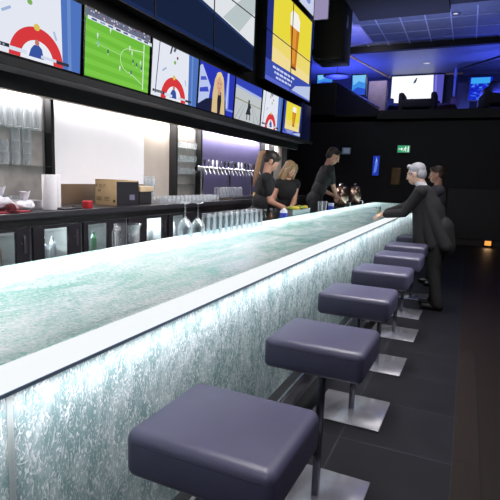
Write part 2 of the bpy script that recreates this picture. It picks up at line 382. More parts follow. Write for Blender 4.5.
# ------------------------------------------------------------------ stools
stools = [(-.550, 1.139), (-.518, 2.022), (-.556, 2.960), (-.551, 3.870), (-.537, 4.763), (-.565, 5.582), (-.56, 6.50)]
st_labels = ['navy leather bar stool standing first in the row, sixth before the suited man',
             'navy leather bar stool, fifth from the man in the dark suit',
             'navy leather bar stool, fourth from the man in the dark suit',
             'navy leather bar stool, third from the man in the dark suit',
             'navy leather bar stool, second before the one at the suited man',
             'navy leather bar stool right beside the legs of the man in the dark suit',
             'navy leather bar stool mostly hidden past the man in the dark suit']
def make_stool():
    t = thing('bar_stool', st_labels[0], 'bar stool', group='navy stools along the bar')
    m = MB(); m.box(-.213, .213, -.186, .186, .652, .787, .030, 5)
    for v in m.bm.verts:      # slightly crowned cushion
        if v.co.z > .75: v.co.z += .006*(1-(v.co.x/.213)**2)*(1-(v.co.y/.186)**2)
    seat = m.build('seat', leather, t)
    p = MB()
    zz = .755
    for a, b in [((-.212, -.16), (-.212, .16)), ((.212, -.16), (.212, .16))]: p.tube((a[0], a[1], zz), (b[0], b[1], zz), 0.0009, seg=6)
    for a, b in [((-.187, -.186), (.187, -.186)), ((-.187, .186), (.187, .186))]: p.tube((a[0], a[1], zz), (b[0], b[1], zz), 0.0009, seg=6)
    p.build('seam', leather_d, seat)
    MB().box(-.16, .16, -.13, .13, .642, .653, .003).build('seat_pan', matt_black, t)
    MB().box(-.017, .017, -.011, .011, .012, .643, .003).build('post', mat('dark_steel_post', '70707a', .25, 1), t)
    MB().box(-.05, .05, -.05, .05, .628, .643, .003).box(.03, .075, -.012, .012, .60, .63, .003).build('bracket', chrome, t)
    MB().box(-.212, .212, -.212, .212, 0.002, .014, .003).build('base_plate', plate_steel, t)
    return t
st0 = make_stool(); st0.location = (*stools[0], 0); st0.rotation_euler.z = math.radians(-1.2)
for (x, y), lb in zip(stools[1:], st_labels[1:]): dup(st0, (x, y, 0), math.radians(-1.2), lb)

# ------------------------------------------------------------------ screens
class Pic:
    """a flat lit picture: polygons in 0..1 coordinates, each layer a hair in front of the last"""
    def __init__(s, o, u, v, n): s.o, s.u, s.v, s.n = map(Vector, (o, u, v, n)); s.m = MB(); s.mats = []; s.k = 0
    def p(s, pts, col, st=1.0):
        mt = em(col, st)
        if mt not in s.mats: s.mats.append(mt)
        s.m.mi = s.mats.index(mt); s.k += 1
        s.m.poly([s.o + s.u*a + s.v*b + s.n*(.0004*s.k) for a, b in pts]); return s
    def r(s, u0, u1, v0, v1, col, st=1.0): return s.p([(u0, v0), (u1, v0), (u1, v1), (u0, v1)], col, st)
    def ell(s, cu, cv, ru, rv, col, st=1.0, a0=0, a1=360, n=24, clipv=None):
        pts = [(cu+ru*math.cos(math.radians(a0+(a1-a0)*i/n)), cv+rv*math.sin(math.radians(a0+(a1-a0)*i/n))) for i in range(n+(0 if a1-a0 == 360 else 1))]
        return s.p(pts, col, st)
    def ring(s, cu, cv, ru, rv, iu, iv, col, a0=0, a1=180, n=24, st=1.0):
        for i in range(n):
            t0, t1 = (math.radians(a0+(a1-a0)*(i+j)/n) for j in (0, 1))
            k = s.k
            s.p([(cu+ru*math.cos(t0), cv+rv*math.sin(t0)), (cu+ru*math.cos(t1), cv+rv*math.sin(t1)), (cu+iu*math.cos(t1), cv+iv*math.sin(t1)), (cu+iu*math.cos(t0), cv+iv*math.sin(t0))], col, st)
            s.k = k
        s.k += 1; return s
    def build(s, parent): return s.m.build('picture', s.mats, parent, False, fix=False)
def curling(p, du=0):
    p.r(0, 1, 0, 1, 'e3e7f2'); p.p([(.80, 0), (1, 0), (1, 1), (.76, 1)], '4f74bd'); p.p([(.86, 0), (.9, 0), (.87, 1), (.83, 1)], '6b8ccb')
    p.p([(.07, .05), (.085, .05), (.135, 1), (.12, 1)], '4a5468')
    p.ring(.46+du, 0, .27, .44, .165, .27, 'd63a3f'); p.ell(.46+du, 0, .165, .27, 'e9edf6', a0=0, a1=180)
    p.ell(.45+du, .44, .03, .045, 'd9c25a'); p.ell(.45, .73, .025, .035, '7fae5e'); p.ell(.50, .83, .02, .03, '7a4a55')
    p.p([(.33, .86), (.36, .86), (.39, 1), (.36, 1)], '3c3f55'); p.p([(.40, .93), (.44, .92), (.47, 1), (.42, 1)], '5b6076')
    p.p([(.2, .48), (.28, .56), (.27, .59), (.19, .51)], '9db4d6'); p.p([(.68, .46), (.71, .35), (.73, .36), (.70, .47)], 'a9bcdc')
    p.p([(.37+du, .04), (.52+du, .04), (.50+du, .17), (.46+du, .22), (.42+du, .20), (.39+du, .14)], '38539f'); p.ell(.45+du, .24, .022, .04, 'c2786c')
    p.r(.02, .26, .07, .115, '2a2f3c'); p.r(.26, .42, .05, .10, 'd7deef'); p.r(.56, .72, .05, .09, 'cfd8ea'); p.r(.72, .86, .04, .085, '33383f')
    for i in range(6): p.r(.05+.03*i, .065+.03*i, .08, .10, 'aab2c2')
def soccer(p):
    p.r(0, 1, 0, 1, '6fbb3e')
    for i in range(5): p.p([(0, .03+.16*i), (1, .0+.15*i), (1, .075+.15*i), (0, .11+.16*i)], '7cc748')
    p.p([(0, .88), (1, .87), (1, 1), (0, 1)], '6a6f86'); 
    rnd = random.Random(3)
    for i in range(46):
        u = rnd.random()*.97; v = .90+rnd.random()*.085
        p.r(u, u+.018, v, v+.02, rnd.choice(['c9ccd8', '34384a', 'a14a52', '8d93ae', 'e5e7ee', '50587c']))
    p.p([(0, .83), (1, .82), (1, .875), (0, .885)], 'dfe6ee')
    for i in range(8): p.r(.05+.115*i, .12+.115*i, .84, .868, ['46508a', '8aa0c6', '5d6b99', '29304e'][i % 4])
    p.p([(.855, .02), (.87, .02), (.865, .8), (.85, .8)], 'dff0d8')
    p.ring(.62, .43, .15, .2, .143, .192, 'd6efc4', 75, 285); p.p([(.62, .24), (.85, .10), (.85, .112), (.62, .252)], 'd6efc4'); p.p([(.62, .62), (.85, .66), (.85, .672), (.62, .632)], 'd6efc4')
    p.p([(.1, .52), (.48, .47), (.48, .48), (.1, .53)], 'a6d98a')
    for u, v, c in [(.3, .78, 'e9f2f4'), (.12, .62, 'd8e2f0'), (.13, .5, '8fb0dc'), (.27, .43, '31436a'), (.6, .62, 'dfe9ea'), (.64, .55, 'e4ece8'), (.66, .42, '2b3b66'), (.72, .38, '3b4d7c'), (.45, .24, 'e6eef0'), (.63, .22, '2e4070'), (.78, .44, 'dfe8f0'), (.8, .35, '44557d')]:
        p.r(u, u+.018, v, v+.055, c); p.r(u+.003, u+.014, v-.03, v, 'c9d6c4')
def portrait(p):
    p.r(0, 1, 0, 1, '2a37b4'); p.p([(0, .1), (.25, .12), (.3, .55), (.18, .75), (.06, .95), (0, .9)], 'b9c6ee'); p.p([(.02, .35), (.26, .42), (.22, .52), (.02, .44)], '3e4dc2'); p.p([(.03, .6), (.2, .66), (.15, .72), (.03, .68)], '4858c8')
    p.p([(.72, .15), (.85, .15), (.82, 1), (.76, 1)], '7d95ef'); p.p([(.77, .15), (.81, .15), (.80, 1), (.78, 1)], 'c4d2fb'); p.r(.66, 1, .12, .17, '6f86e6')
    p.p([(0, 0), (.3, 0), (.34, .3), (.2, .26), (0, .1)], '1d2140')
    p.p([(.30, 0), (.78, 0), (.74, .34), (.62, .46), (.42, .42), (.34, .3)], '2a2533')
    p.p([(.36, .0), (.52, .0), (.5, .3), (.52, .5), (.60, .5), (.62, .3), (.6, .0), (.74, .0), (.71, .4), (.66, .78), (.58, .93), (.47, .92), (.40, .74), (.36, .42)], 'd8bf8d')
    p.ell(.535, .66, .085, .17, 'd7a88a'); p.p([(.50, .42), (.58, .42), (.57, .54), (.51, .54)], 'c7967a')
    p.p([(.45, .74), (.53, .86), (.62, .72), (.64, .84), (.54, .95), (.44, .88)], 'e3cc97')
    p.r(.49, .515, .67, .69, '4a3328'); p.r(.555, .58, .67, .69, '4a3328'); p.r(.51, .56, .57, .585, 'a35a55')
def slope(p):
    p.r(0, 1, 0, 1, 'bfc5c8'); p.p([(0, .84), (1, .76), (1, 1), (0, 1)], '3446b8'); p.p([(0, .78), (1, .70), (1, .76), (0, .84)], 'a9b6e6'); p.p([(0, .50), (1, .44), (1, .46), (0, .53)], '8e9067')
    for a, b in ((.0, .3), (.15, .38), (.75, .62), (.95, .66)): p.p([(a, 0), (a+.03, 0), (b+.01, .45), (b, .45)], '9aa2a6')
    p.p([(.40, .18), (.60, .2), (.56, .34), (.60, .40), (.53, .5), (.47, .48), (.46, .36)], '2d333d'); p.ell(.5, .53, .03, .05, '3a3540'); p.r(.44, .47, .05, .2, '40454e'); p.r(.55, .58, .05, .22, '40454e')
def beer(p, banner=.20, full=False):
    p.r(0, 1, 0, 1, '24307c' if full else '2b3fa8'); l, r = (.12, .97) if full else (.10, .92)
    p.r(l, r, banner, 1, 'e7d93f'); p.r(l, r, banner, banner+.3, 'ecd870'); p.p([(l, banner), (r, banner), (r, banner+.10), (l, banner+.16)], 'f0dc96')
    cu = .56
    p.p([(cu-.055, .30), (cu+.055, .30), (cu+.105, .74), (cu-.105, .74)], 'c7742a'); p.p([(cu-.03, .34), (cu+.02, .34), (cu+.04, .74), (cu-.06, .74)], 'dd9639')
    p.p([(cu-.105, .74), (cu+.105, .74), (cu+.11, .86), (cu+.06, .92), (cu-.06, .92), (cu-.11, .86)], 'f4f1ea'); p.r(cu-.06, cu+.06, .275, .305, '5d3b22')
    p.r(0, 1, 0, banner, '3d4fae'); p.p([(.5, 0), (1, 0), (1, banner*.9), (.62, banner*.45)], 'b9c6e6'); p.p([(0, 0), (1, 0), (1, .02), (0, .05)], '5a68cf')
    rnd = random.Random(5)
    for row in range(3):
        u = .14 + .03*row
        for i in range(6):
            wd = .025+rnd.random()*.05
            p.r(u, u+wd, banner*(.72-.22*row), banner*(.72-.22*row)+banner*.11, 'c8d2f4'); u += wd+.012
TVZ, TVX, TILT = 2.222, -2.90, math.radians(3)
def tv(y0, y1, fn, label, h=.515):
    W = y1-y0
    t = thing('television', label, 'television', (TVX, (y0+y1)/2, TVZ), 0, 'row of televisions above the back bar')
    c, s = math.cos(TILT), math.sin(TILT)
    M = Matrix(((c, 0, s, 0), (0, 1, 0, 0), (-s, 0, c, 0), (0, 0, 0, 1)))
    MB().box(-.05, 0, -W/2-.012, W/2+.012, -.018, h+.014, .004, M=M).build('housing', bezel, t)
    p = Pic(M @ Vector((.001, -W/2, 0)), (0, W, 0), M @ Vector((0, 0, h)), M @ Vector((1, 0, 0)))
    fn(p); p.build(t)
    MB().box(-.12, -.05, -.1, .1, .1, .35, M=M).build('wall_mount', matt_black, t)
    return t
tv(2.21, 3.10, lambda p: curling(p, .07), 'television showing a red curling ring beside the football match')
tv(3.15, 4.00, soccer, 'television showing a football match on a green pitch')
tv(4.05, 4.91, curling, 'television showing a red curling ring, between football and the blonde woman')
tv(4.95, 5.84, portrait, 'television showing a blonde woman on a blue background')
tv(5.89, 6.75, slope, 'television showing a grey snowy run with a dark figure')
tv(6.80, 7.62, curling, 'television showing a red curling ring beside the small yellow beer picture')
tv(7.72, 8.62, lambda p: beer(p, .14), 'small television showing a yellow beer picture at the row end')
tv(1.28, 2.17, slope, 'television at the open end of the row, before the first curling picture')
MB_end = tag(MB().box(-3.05, -2.88, 8.66, 9.2, 2.16, 2.84, .01).build('end_panel_box', mat('deep_blue_box', '171a52', .4)), 'dark blue box closing the row of televisions', 'box')
# video walls
def swoosh(p):
    p.r(0, 1, 0, 1, '18233f'); 
    p.p([(0, .62), (.40, .55), (.52, .40), (.70, .33), (1, .235), (1, 1), (0, 1)], 'dfe3e8')
    p.p([(.62, .37), (.70, .34), (.80, 1), (.70, 1)], 'c3cbd0'); p.p([(.80, .31), (.90, .28), (1, .55), (1, .80)], 'b9c4c6'); p.p([(.50, .45), (.56, .40), (.6, 1), (.52, 1)], 'ccd3d8')
    p.p([(0, .62), (.40, .55), (.52, .40), (.70, .33), (1, .235), (1, .21), (.70, .30), (.5, .37), (.38, .52), (0, .59)], '22345c')
    p.r(0, 1, 0, .03, '1d2c55')
def videowall(y0, y1, z0, z1, cols, rows, fn, label):
    t = thing('video_wall', label, 'video wall', (-2.90, y0, z0))
    W, H = y1-y0, z1-z0
    for i in range(cols):
        for j in range(rows):
            MB().box(-.12, 0, W*i/cols+.002, W*(i+1)/cols-.002, H*j/rows+.002, H*(j+1)/rows-.002, .003).build('display_panel', bezel, t)
    p = Pic((.001, .01, .01), (0, W-.02, 0), (0, 0, H-.02), (1, 0, 0)); fn(p); o = p.build(t)
    sm = MB()
    for i in range(1, cols): sm.box(.002, .012, W*i/cols-.005, W*i/cols+.005, 0, H)
    for j in range(1, rows): sm.box(.002, .012, 0, W, H*j/rows-.005, H*j/rows+.005)
    sm.box(.001, .012, 0, W, 0, .012).box(.001, .012, 0, W, H-.012, H).box(.001, .012, 0, .012, 0, H).box(.001, .012, W-.012, W, 0, H)
    sm.build('seam', bezel, t)
    return t
videowall(1.75, 6.46, 2.92, 4.34, 4, 2, swoosh, 'dark blue video wall with a pale sweeping shape, above the football television')
videowall(6.86, 9.10, 2.90, 4.33, 2, 2, lambda p: beer(p, .22, True), 'two by two video wall showing a yellow beer advertisement')
t = thing('upper_screen', 'bright screen above the yellow beer video wall', 'screen', (-2.90, 7.9, 4.42))
MB().box(-.1, 0, 0, 1.2, 0, .42, .004).build('housing', bezel, t)
p = Pic((.001, .02, .02), (0, 1.16, 0), (0, 0, .38), (1, 0, 0)); p.r(0, 1, 0, 1, 'c9cfe8'); p.p([(0, 0), (.3, 0), (.5, .5), (.2, 1), (0, 1)], '4a3f74'); p.ell(.7, .5, .12, .2, '7f8fd0'); p.build(t)
t = thing('pale_panel', 'pale lilac panel hanging before the black speaker cabinet', 'panel', (-2.85, 9.38, 4.46))
MB().box(-.14, .15, 0, .03, 0, .385, .004).build('housing', mat('lilac_acrylic', 'b9add2', .4), t)
p = Pic((-.13, -.001, .01), (.27, 0, 0), (0, 0, .365), (0, -1, 0)); p.r(0, 1, 0, 1, 'a79cc4', .8); p.build(t)

# ------------------------------------------------------------------ back bar counter and cooler units
CT = 1.15
wt = thing('worktop', 'long dark worktop of the back bar above the coolers', 'worktop', (-3.14, 4.85, 1.10))
MB().box(-.30, .31, -4.35, 4.35, 0, .05, .006).build('slab', mat('dark_stone', '2b2a30', .3, 0, .2, 20), wt)
MB().box(.27, .285, -4.35, 4.35, -.05, 0).build('apron', black, wt)
dgrey = mat('charcoal_cooler', '242228', .4, .2)
lgrey = mat('satin_grey_panel', '55525a', .35, .6)
lamp_m = em('f4fbff', 4.0)
botm = [mat('bottle_white', 'd9dde0', .3), mat('bottle_amber', '7a4a1c', .2), mat('bottle_green', '2e5b3a', .2), mat('bottle_silver', 'aeb6bd', .25, .6)]
def bottle_mb(h=.22, r=.03):
    return MB().lathe([(0, 0), (r*.95, 0), (r, .01), (r, h*.58), (r*.85, h*.66), (r*.38, h*.78), (r*.36, h*.97), (r*.42, h*.98), (r*.42, h), (0, h)], seg=14)
bot_mesh = [bottle_mb(.15, .022).mesh('bottle', m, True) for m in botm]
def cooler(y0, y1, w0, w1, label, nb=4, power=1.2, kinds=(0, 3), wz0=.45, wz1=1.02):
    t = thing('bottle_cooler', label, 'bottle cooler', (-3.1, (y0+y1)/2, 0), 0, 'coolers under the back bar worktop')
    h = (y1-y0)/2-.004; c = (y0+y1)/2
    MB().box(-.33, -.31, -h, h, .02, 1.045).box(-.31, .225, -h, -h+.02, .02, 1.045).box(-.31, .225, h-.02, h, .02, 1.045).box(-.31, .225, -h+.02, h-.02, .02, .40).box(-.31, .225, -h+.02, h-.02, 1.035, 1.045).build('body', mat('cooler_inside', 'a9adb0', .5), t)
    d = MB(); a, b = w0-c, w1-c
    d.box(.227, .25, -h+.003, a, .03, 1.04, .003).box(.227, .25, b, h-.003, .03, 1.04, .003).box(.227, .25, a, b, .03, wz0).box(.227, .25, a, b, wz1, 1.04)
    do = d.build('door', dgrey, t, False)
    MB().box(.236, .24, a, b, wz0, wz1).build('pane', glass, do, False)
    MB().box(.25, .256, h-.06, h-.035, .86, .99, .002).ball((.252, h-.075, .93), .008).build('handle', lgrey, do)
    MB().tube((.19, a+.02, 1.02), (.19, b-.02, 1.02), .008, seg=8).build('lamp', lamp_m, t)
    MB().box(-.30, .19, -h+.02, h-.02, .775, .785).build('shelf', chrome, t, False)
    l = area('cooler_lamp', (-3.1+.17, (w0+w1)/2, 1.01), (-.5, 0, -1), w1-w0, .03, power*2.6, (.93, 1, .98)); 
    for k in range(nb):
        o = bpy.data.objects.new('bottle', bot_mesh[kinds[k % len(kinds)]]); COL.objects.link(o)
        o.location = (-3.0+.06*(k % 2), w0+.03+(w1-w0-.06)*k/max(1, nb-1), .786)
        tag(o, 'small bottle standing inside a lit cooler under the worktop', 'bottle', 'bottles inside the coolers')
cooler(1.40, 1.90, 1.5, 1.8, 'dark bottle cooler hidden behind the open end of the bar', 0, .3)
cooler(1.92, 2.53, 1.98, 2.41, 'dark cooler with a wide window of amber bottles below the plastic bag', 7, .5, (1, 0))
cooler(2.55, 3.04, 2.66, 2.90, 'dark cooler with a small lit window below the paper towel roll', 5, 1.6, (0, 3))
cooler(3.06, 3.62, 3.12, 3.36, 'dark cooler with a small lit window below the cardboard box', 5, 1.3, (3, 2))
cooler(3.64, 4.29, 3.93, 4.20, 'dark cooler with a bright window behind the glass pitcher', 5, 3.4, (0, 3))
cooler(4.31, 4.92, 4.40, 4.62, 'dark cooler with a lit window behind the upturned wine glasses', 5, 1.4, (3, 0))
for k, (ya, yb, wh) in enumerate([(4.94, 5.98, 'behind the pint glasses'), (6.0, 7.04, 'below the beer taps, next to the women'), (7.06, 8.10, 'below the far end of the beer taps'), (8.12, 9.16, 'at the dark end of the back bar')]):
    t = thing('drawer_cabinet', 'black drawer cabinet under the worktop ' + wh, 'cabinet', (-3.1, (ya+yb)/2, 0), 0, 'drawer cabinets under the worktop')
    h = (yb-ya)/2-.004
    MB().box(-.33, .225, -h, h, .02, 1.045, .004).build('body', dgrey, t)
    for j in range(2):
        for i in range(2):
            dr = MB().box(.226, .245, -h+.01+i*h, i*h-.01, .55-.5*j+.01, 1.03-.5*j, .004).build('drawer', dgrey, t)
            MB().box(.245, .255, -h*.75+i*h, -h*.25+i*h, .955-.5*j, .975-.5*j, .003).build('handle', steel, dr)

# glass shelves in the two wall cabinets
for k, (ya, yb, lab, zs) in enumerate([(1.6, 3.21, 'wide glass shelving with tumblers beside the white panel', (1.775, 1.48)), (5.245, 5.795, 'narrow glass shelving between the steel panels', (1.79, 1.62, 1.46, 1.33))]):
    t = thing('glass_shelving', lab, 'shelving', (-3.435, (ya+yb)/2, 1.151), 0)
    h = (yb-ya)/2
    MB().box(0, .012, -h, h, .02, .90).build('back_plate', dark_steel, t, False)
    for z in zs: MB().box(.002, .098, -h, h, z-1.151, z-1.151+.01).build('shelf', shelf_glass, t, False)
    for ra in (-h, h-.012): MB().box(0, .03, ra, ra+.012, 0, .92).build('rail', steel, t, False)
def tumbler(h, r0, r1, th=.003):
    return MB().lathe([(0, .004), (r0*.97, 0), (r0, .004), (r1, h), (r1-th, h), (r0-th, .014), (0, .014)], seg=18)
tall_m = tumbler(.235, .032, .041).mesh('tall_glass', shelf_ware, True)
tumb_m = tumbler(.095, .030, .036).mesh('tumbler', shelf_ware, True)
shot_m = tumbler(.075, .026, .034).mesh('short_glass', shelf_ware, True)
def put(name, me, loc, label, cat, group, rot=(0, 0, 0)):
    o = bpy.data.objects.new(name, me); COL.objects.link(o); o.location = loc; o.rotation_euler = rot
    return tag(o, label, cat, group)
for k in range(9):
    put('tall_glass', tall_m, (-3.385, 2.37+.092*k, 1.786), 'tall clear glass on the top shelf of the wide glass shelving', 'glass', 'tall glasses on the top shelf')
for j, y in enumerate((2.55, 2.66, 2.78, 2.89, 3.00)):
    for i in range(3 if j > 2 else 1 if j == 1 else 2):
        put('tumbler', tumb_m, (-3.385, y, 1.4905+.0955*i), 'clear tumbler on the lower shelf of the wide glass shelving', 'glass', 'tumblers on the lower shelf')
for j in range(6):
    put('tumbler', tumb_m, (-3.30, 2.46+.085*j, CT+.001), 'clear tumbler on the worktop below the wide glass shelving', 'glass', 'tumblers below the shelving')
for z in (1.801, 1.631, 1.471):
    for i in range(5):
        put('short_glass', shot_m, (-3.385, 5.32+.1*i, z), 'short clear glass on the narrow glass shelving', 'glass', 'short glasses on the narrow shelving')
# short glasses along the worktop
for i in range(15):
    for j in range(2):
        put('short_glass', shot_m, (-2.91-.085*j, 4.30+.085*i+.03*j, CT+.001), 'short clear glass in the double row along the worktop edge', 'glass', 'short glasses along the worktop')
for j in range(2):
    for i in range(2):
        put('tall_glass', tall_m, (-3.10-.02*j, 4.28+.10*j, CT+.001+.045*i), 'tall clear glass stacked behind the dark cartons on the worktop', 'glass', 'stacked tall glasses on the worktop')

# beer taps
tr = thing('tap_rail', 'chrome rail carrying the beer taps before the steel wall', 'tap rail', (-3.2, 6.45, 1.151))
MB().tube((0, -.98, .40), (0, .98, .40), .034, seg=18).build('rail', chrome, tr)
for y in (-.8, 0, .8):
    MB().tube((-.02, y, 0), (-.02, y, .39), .022, seg=14).tube((-.02, y, 0), (-.02, y, .012), .05, seg=18).build('column', chrome, tr)
hcols = [mat('black_tap_handle', '15151a', .3), mat('white_tap_handle', 'e8e8ec', .3), mat('silver_tap_handle', '8e8c9a', .25, .8)]
def make_tap(k, lab):
    t = thing('beer_tap', lab, 'beer tap', (-3.1685, 5.53, 1.551), 0, 'beer taps on the chrome rail')
    MB().tube((0, 0, 0), (.05, 0, .004), .014, seg=12).ball((.05, 0, .004), .018).build('body', chrome, t)
    MB().tube((.052, 0, -.004), (.085, 0, -.075), .011, .009, seg=12).build('spout', chrome, t)
    MB().lathe([(0, .015), (.008, .015), (.010, .05), (.015, .065), (.017, .095), (.010, .118), (0, .12)], (.05, 0, 0), 12).build('handle', hcols[k], t)
    return t
protos = [make_tap(k, l) for k, l in enumerate(('beer tap with a black handle on the chrome rail', 'beer tap with a white handle on the chrome rail', 'beer tap with a silver handle on the chrome rail'))]
used = set()
for i in range(17):
    k = 1 if i in (2, 3, 9, 10) else (2 if i % 3 == 1 else 0)
    loc = (-3.1685, 5.53+.113*i, 1.551)
    if k not in used: protos[k].location = loc; used.add(k)
    else: dup(protos[k], loc)
dt = thing('drip_tray', 'long steel drip tray below the beer taps', 'drip tray', (-3.05, 6.45, CT+.001))
MB().box(-.11, .13, -.95, .95, 0, .025, .004).build('tray', steel, dt); MB().box(-.10, .12, -.93, .93, .025, .029).build('grate', mat('dark_grate', '3a383c', .4, .7), dt)
for i in range(7):
    for j in range(2):
        put('stacked_beer_glass', tall_m, (-3.02-.09*j, 5.86+.092*i, CT+.031+.235*.55), 'upturned beer glass standing on the drip tray below the taps', 'glass', 'upturned glasses on the drip tray', (PI, 0, 0)).scale = (1, 1, .55)
tag(MB().lathe([(0, 0), (.05, 0), (.055, .03), (.045, .05), (0, .055)], seg=18).build('sponge', mat('yellow_sponge', 'd2b565', .9, 0, .2, 40, .3, 80), None, True, (-2.97, 6.9, CT+.031)), 'small yellow sponge on the drip tray beside the women', 'sponge')

# things on the worktop
def paper_roll(loc, label):
    t = thing('paper_towel_roll', label, 'paper towel roll', loc)
    MB().lathe([(.02, 0), (.053, 0), (.055, .004), (.055, .266), (.053, .27), (.02, .27), (.02, 0)], seg=28).build('paper', mat('white_paper', 'e9e6ea', .9, 0, .03, 40), t)
    MB().lathe([(.019, 0), (.019, .27), (.016, .27), (.016, 0), (.019, 0)], seg=20).build('core', mat('card_core', 'a08a6e', .9), t)
paper_roll((-2.98, 2.84, CT+.001), 'tall white paper towel roll standing at the worktop edge')
paper_roll((-3.10, 3.0, CT+.001), 'white paper towel roll standing behind the first roll')
kraft = mat('kraft_cardboard', 'b89c76', .85, 0, .06, 14)
t = thing('cardboard_box', 'cardboard box with a brown printed end and a black side on the worktop', 'box', (-2.95, 3.765, CT+.001))
MB().box(-.25, 0, -.165, .165, 0, .235, .003).build('carton', kraft, t)
MB().box(0, .002, -.163, .164, .002, .222).build('black_side', mat('black_carton', '1c1a22', .55), t)
MB().box(-.25, .004, -.17, -.01, .235, .240, .001).build('flap', kraft, t)
MB().box(.002, .0032, .02, .10, .05, .10).build('sticker', mat('grey_sticker', '6b6880', .6), t)
inkm = mat('dark_print', '4a3b30', .9)
ink = MB()
gl = [[(0, 0, 0, 1), (0, 1, .7, 1), (0, .5, .5, .5)], [(0, 1, .7, 1), (.7, 1, .1, 0), (.1, 0, .7, 0)], [(0, 0, 0, 1), (0, 0, .6, 0)], [(0, 0, 0, 1), (0, 1, .6, 1), (.6, 1, .6, .5), (0, .5, .6, .5)]]
def strokes(mb, x, z, sz, shapes, y=-.1662):
    for q, gs in enumerate(shapes):
        for (a, b, c, d) in gs:
            mb.tube((x+sz*(a+q*1.05), y, z+sz*b), (x+sz*(c+q*1.05), y, z+sz*d), .0016, seg=6)
strokes(ink, -.235, .165, .028, gl); strokes(ink, -.215, .125, .018, [gl[1], gl[3]])
for i in range(3): ink.box(-.235, -.175, -.1662, -.165, .045+.013*i, .050+.013*i).box(-.14, -.085, -.1662, -.165, .045+.013*i, .050+.013*i)
ink.box(-.04, -.015, -.1662, -.165, .03, .055)
ink.build('print', inkm, t)
tag(MB().box(-.2, 0, -.1, .1, 0, .125, .004).build('small_carton', mat('charcoal_carton', '201d22', .6), None, True, (-2.96, 4.06, CT+.001)), 'small charcoal carton under the beige tray', 'box')
tag(MB().box(-.2, .02, -.115, .11, 0, .055, .006).build('beige_tray', mat('beige_tray', 'bfa98a', .7), None, True, (-2.96, 4.06, CT+.127)), 'beige tray lying on the small charcoal carton', 'tray')
t = thing('red_tin', 'small red tin on the worktop edge before the cardboard box', 'tin', (-2.92, 3.19, CT+.001))
MB().lathe([(0, 0), (.04, 0), (.042, .004), (.042, .05), (0, .05)], seg=24).build('tin', mat('red_enamel', 'b5232b', .4), t); MB().lathe([(0, .05), (.044, .05), (.044, .058), (.03, .062), (0, .062)], seg=24).build('lid', mat('red_enamel', 'b5232b', .4), t)
tag(MB().box(-.06, .06, -.10, .10, 0, .012, .004).box(-.02, .02, .06, .15, .012, .02, .003).build('serving_tongs', mat('dark_metal', '3c3a40', .35, .7), None, True, (-2.93, 2.98, CT+.001)), 'dark metal tongs lying beside the paper towel roll', 'tongs')
tag(MB().box(-.13, .1, -.22, .13, 0, .012, .004).build('red_cloth', mat('red_cloth', '8e2f3c', .9, 0, .15, 30, .2), None, True, (-2.95, 2.42, CT+.001)), 'folded red cloth at the worktop edge under the plastic bag', 'cloth')
t = thing('white_tray', 'white plastic tray behind the red cloth on the worktop', 'tray', (-3.17, 2.74, CT+.001))
MB().box(-.08, .08, -.13, .13, 0, .008).box(-.08, -.072, -.13, .13, .008, .065).box(.072, .08, -.13, .13, .008, .065).box(-.072, .072, -.13, -.122, .008, .065).box(-.072, .072, .122, .13, .008, .065).build('tray', mat('white_plastic', 'dcd9de', .4), t)
def crumpled(name, label, loc, r, knot, mcol):
    t = thing(name, label, 'plastic bag', loc)
    m = MB().ball((0, 0, r*.62), (r, r*1.15, r*.62), sub=4); rnd = random.Random(hash(label) % 97 if False else 11)
    for v in m.bm.verts:
        a = v.co; f = 1+.11*math.sin(a.x*70+a.y*31)*math.cos(a.y*55-a.z*48)+.06*math.sin(a.z*130+a.x*90)
        v.co = Vector((a.x*f, a.y*f, max(0, a.z*f)))
    m.build('bag', mcol, t)
    k = MB().lathe([(.012, r*1.1), (.008, r*1.22), (.02, r*1.35), (knot*.7, r*1.35+knot*.8), (knot, r*1.35+knot*1.4)], seg=14)
    for v in k.bm.verts: v.co += Vector((.006*math.sin(v.co.y*200), .006*math.cos(v.co.x*230), .008*math.sin(v.co.x*150+v.co.y*120)))
    k.build('twisted_neck', mcol, t)
bagm = mat('white_plastic_film', 'e2e0e8', .3, 0, .06, 20)
crumpled('plastic_bag', 'knotted white plastic bag standing by the white tray', (-3.0, 2.62, CT+.001), .062, .04, bagm)
crumpled('plastic_bag', 'bulging white plastic bag on the red cloth', (-2.99, 2.40, CT+.0135), .078, .04, bagm)
t = thing('maroon_cap', 'dark maroon cap lying before the bulging plastic bag', 'cap', (-2.88, 2.40, CT+.0135))
MB().lathe([(0, 0), (.035, 0), (.036, .02), (.028, .045), (.012, .056), (0, .058)], seg=20).build('crown', mat('maroon_fabric', '5a1420', .8), t); MB().lathe([(.033, 0), (.055, .002), (.055, .006), (.033, .008), (.033, 0)], seg=20).build('brim', mat('maroon_fabric', '5a1420', .8), t)

# ------------------------------------------------------------------ things on the bar
pint_m = tumbler(.155, .029, .037, .004).mesh('pint_glass', solid_glass, True)
for i in range(10):
    for j in range(2):
        put('pint_glass', pint_m, (-1.735-.086*j, 3.19+.102*i+.075*j, BAR_Z+.001+.155), 'upturned clear pint glass in the double row on the bar', 'glass', 'upturned pint glasses on the bar', (PI, 0, 0))
wine_m = MB().lathe([(0, .002), (.036, 0), (.038, .003), (.012, .007), (.0045, .014), (.004, .10), (.008, .112), (.030, .13), (.052, .165), (.054, .19), (.046, .25), (.043, .25), (.050, .19), (.048, .167), (.028, .135), (0, .118)], seg=24).mesh('wine_glass', solid_glass, True)
put('wine_glass', wine_m, (-1.80, 2.93, BAR_Z+.251), 'upturned wine glass beside the pint glasses, on the pitcher side', 'wine glass', 'upturned wine glasses', (PI, 0, 0))
put('wine_glass', wine_m, (-1.76, 3.04, BAR_Z+.251), 'upturned wine glass touching the start of the pint glass row', 'wine glass', 'upturned wine glasses', (PI, 0, 0))
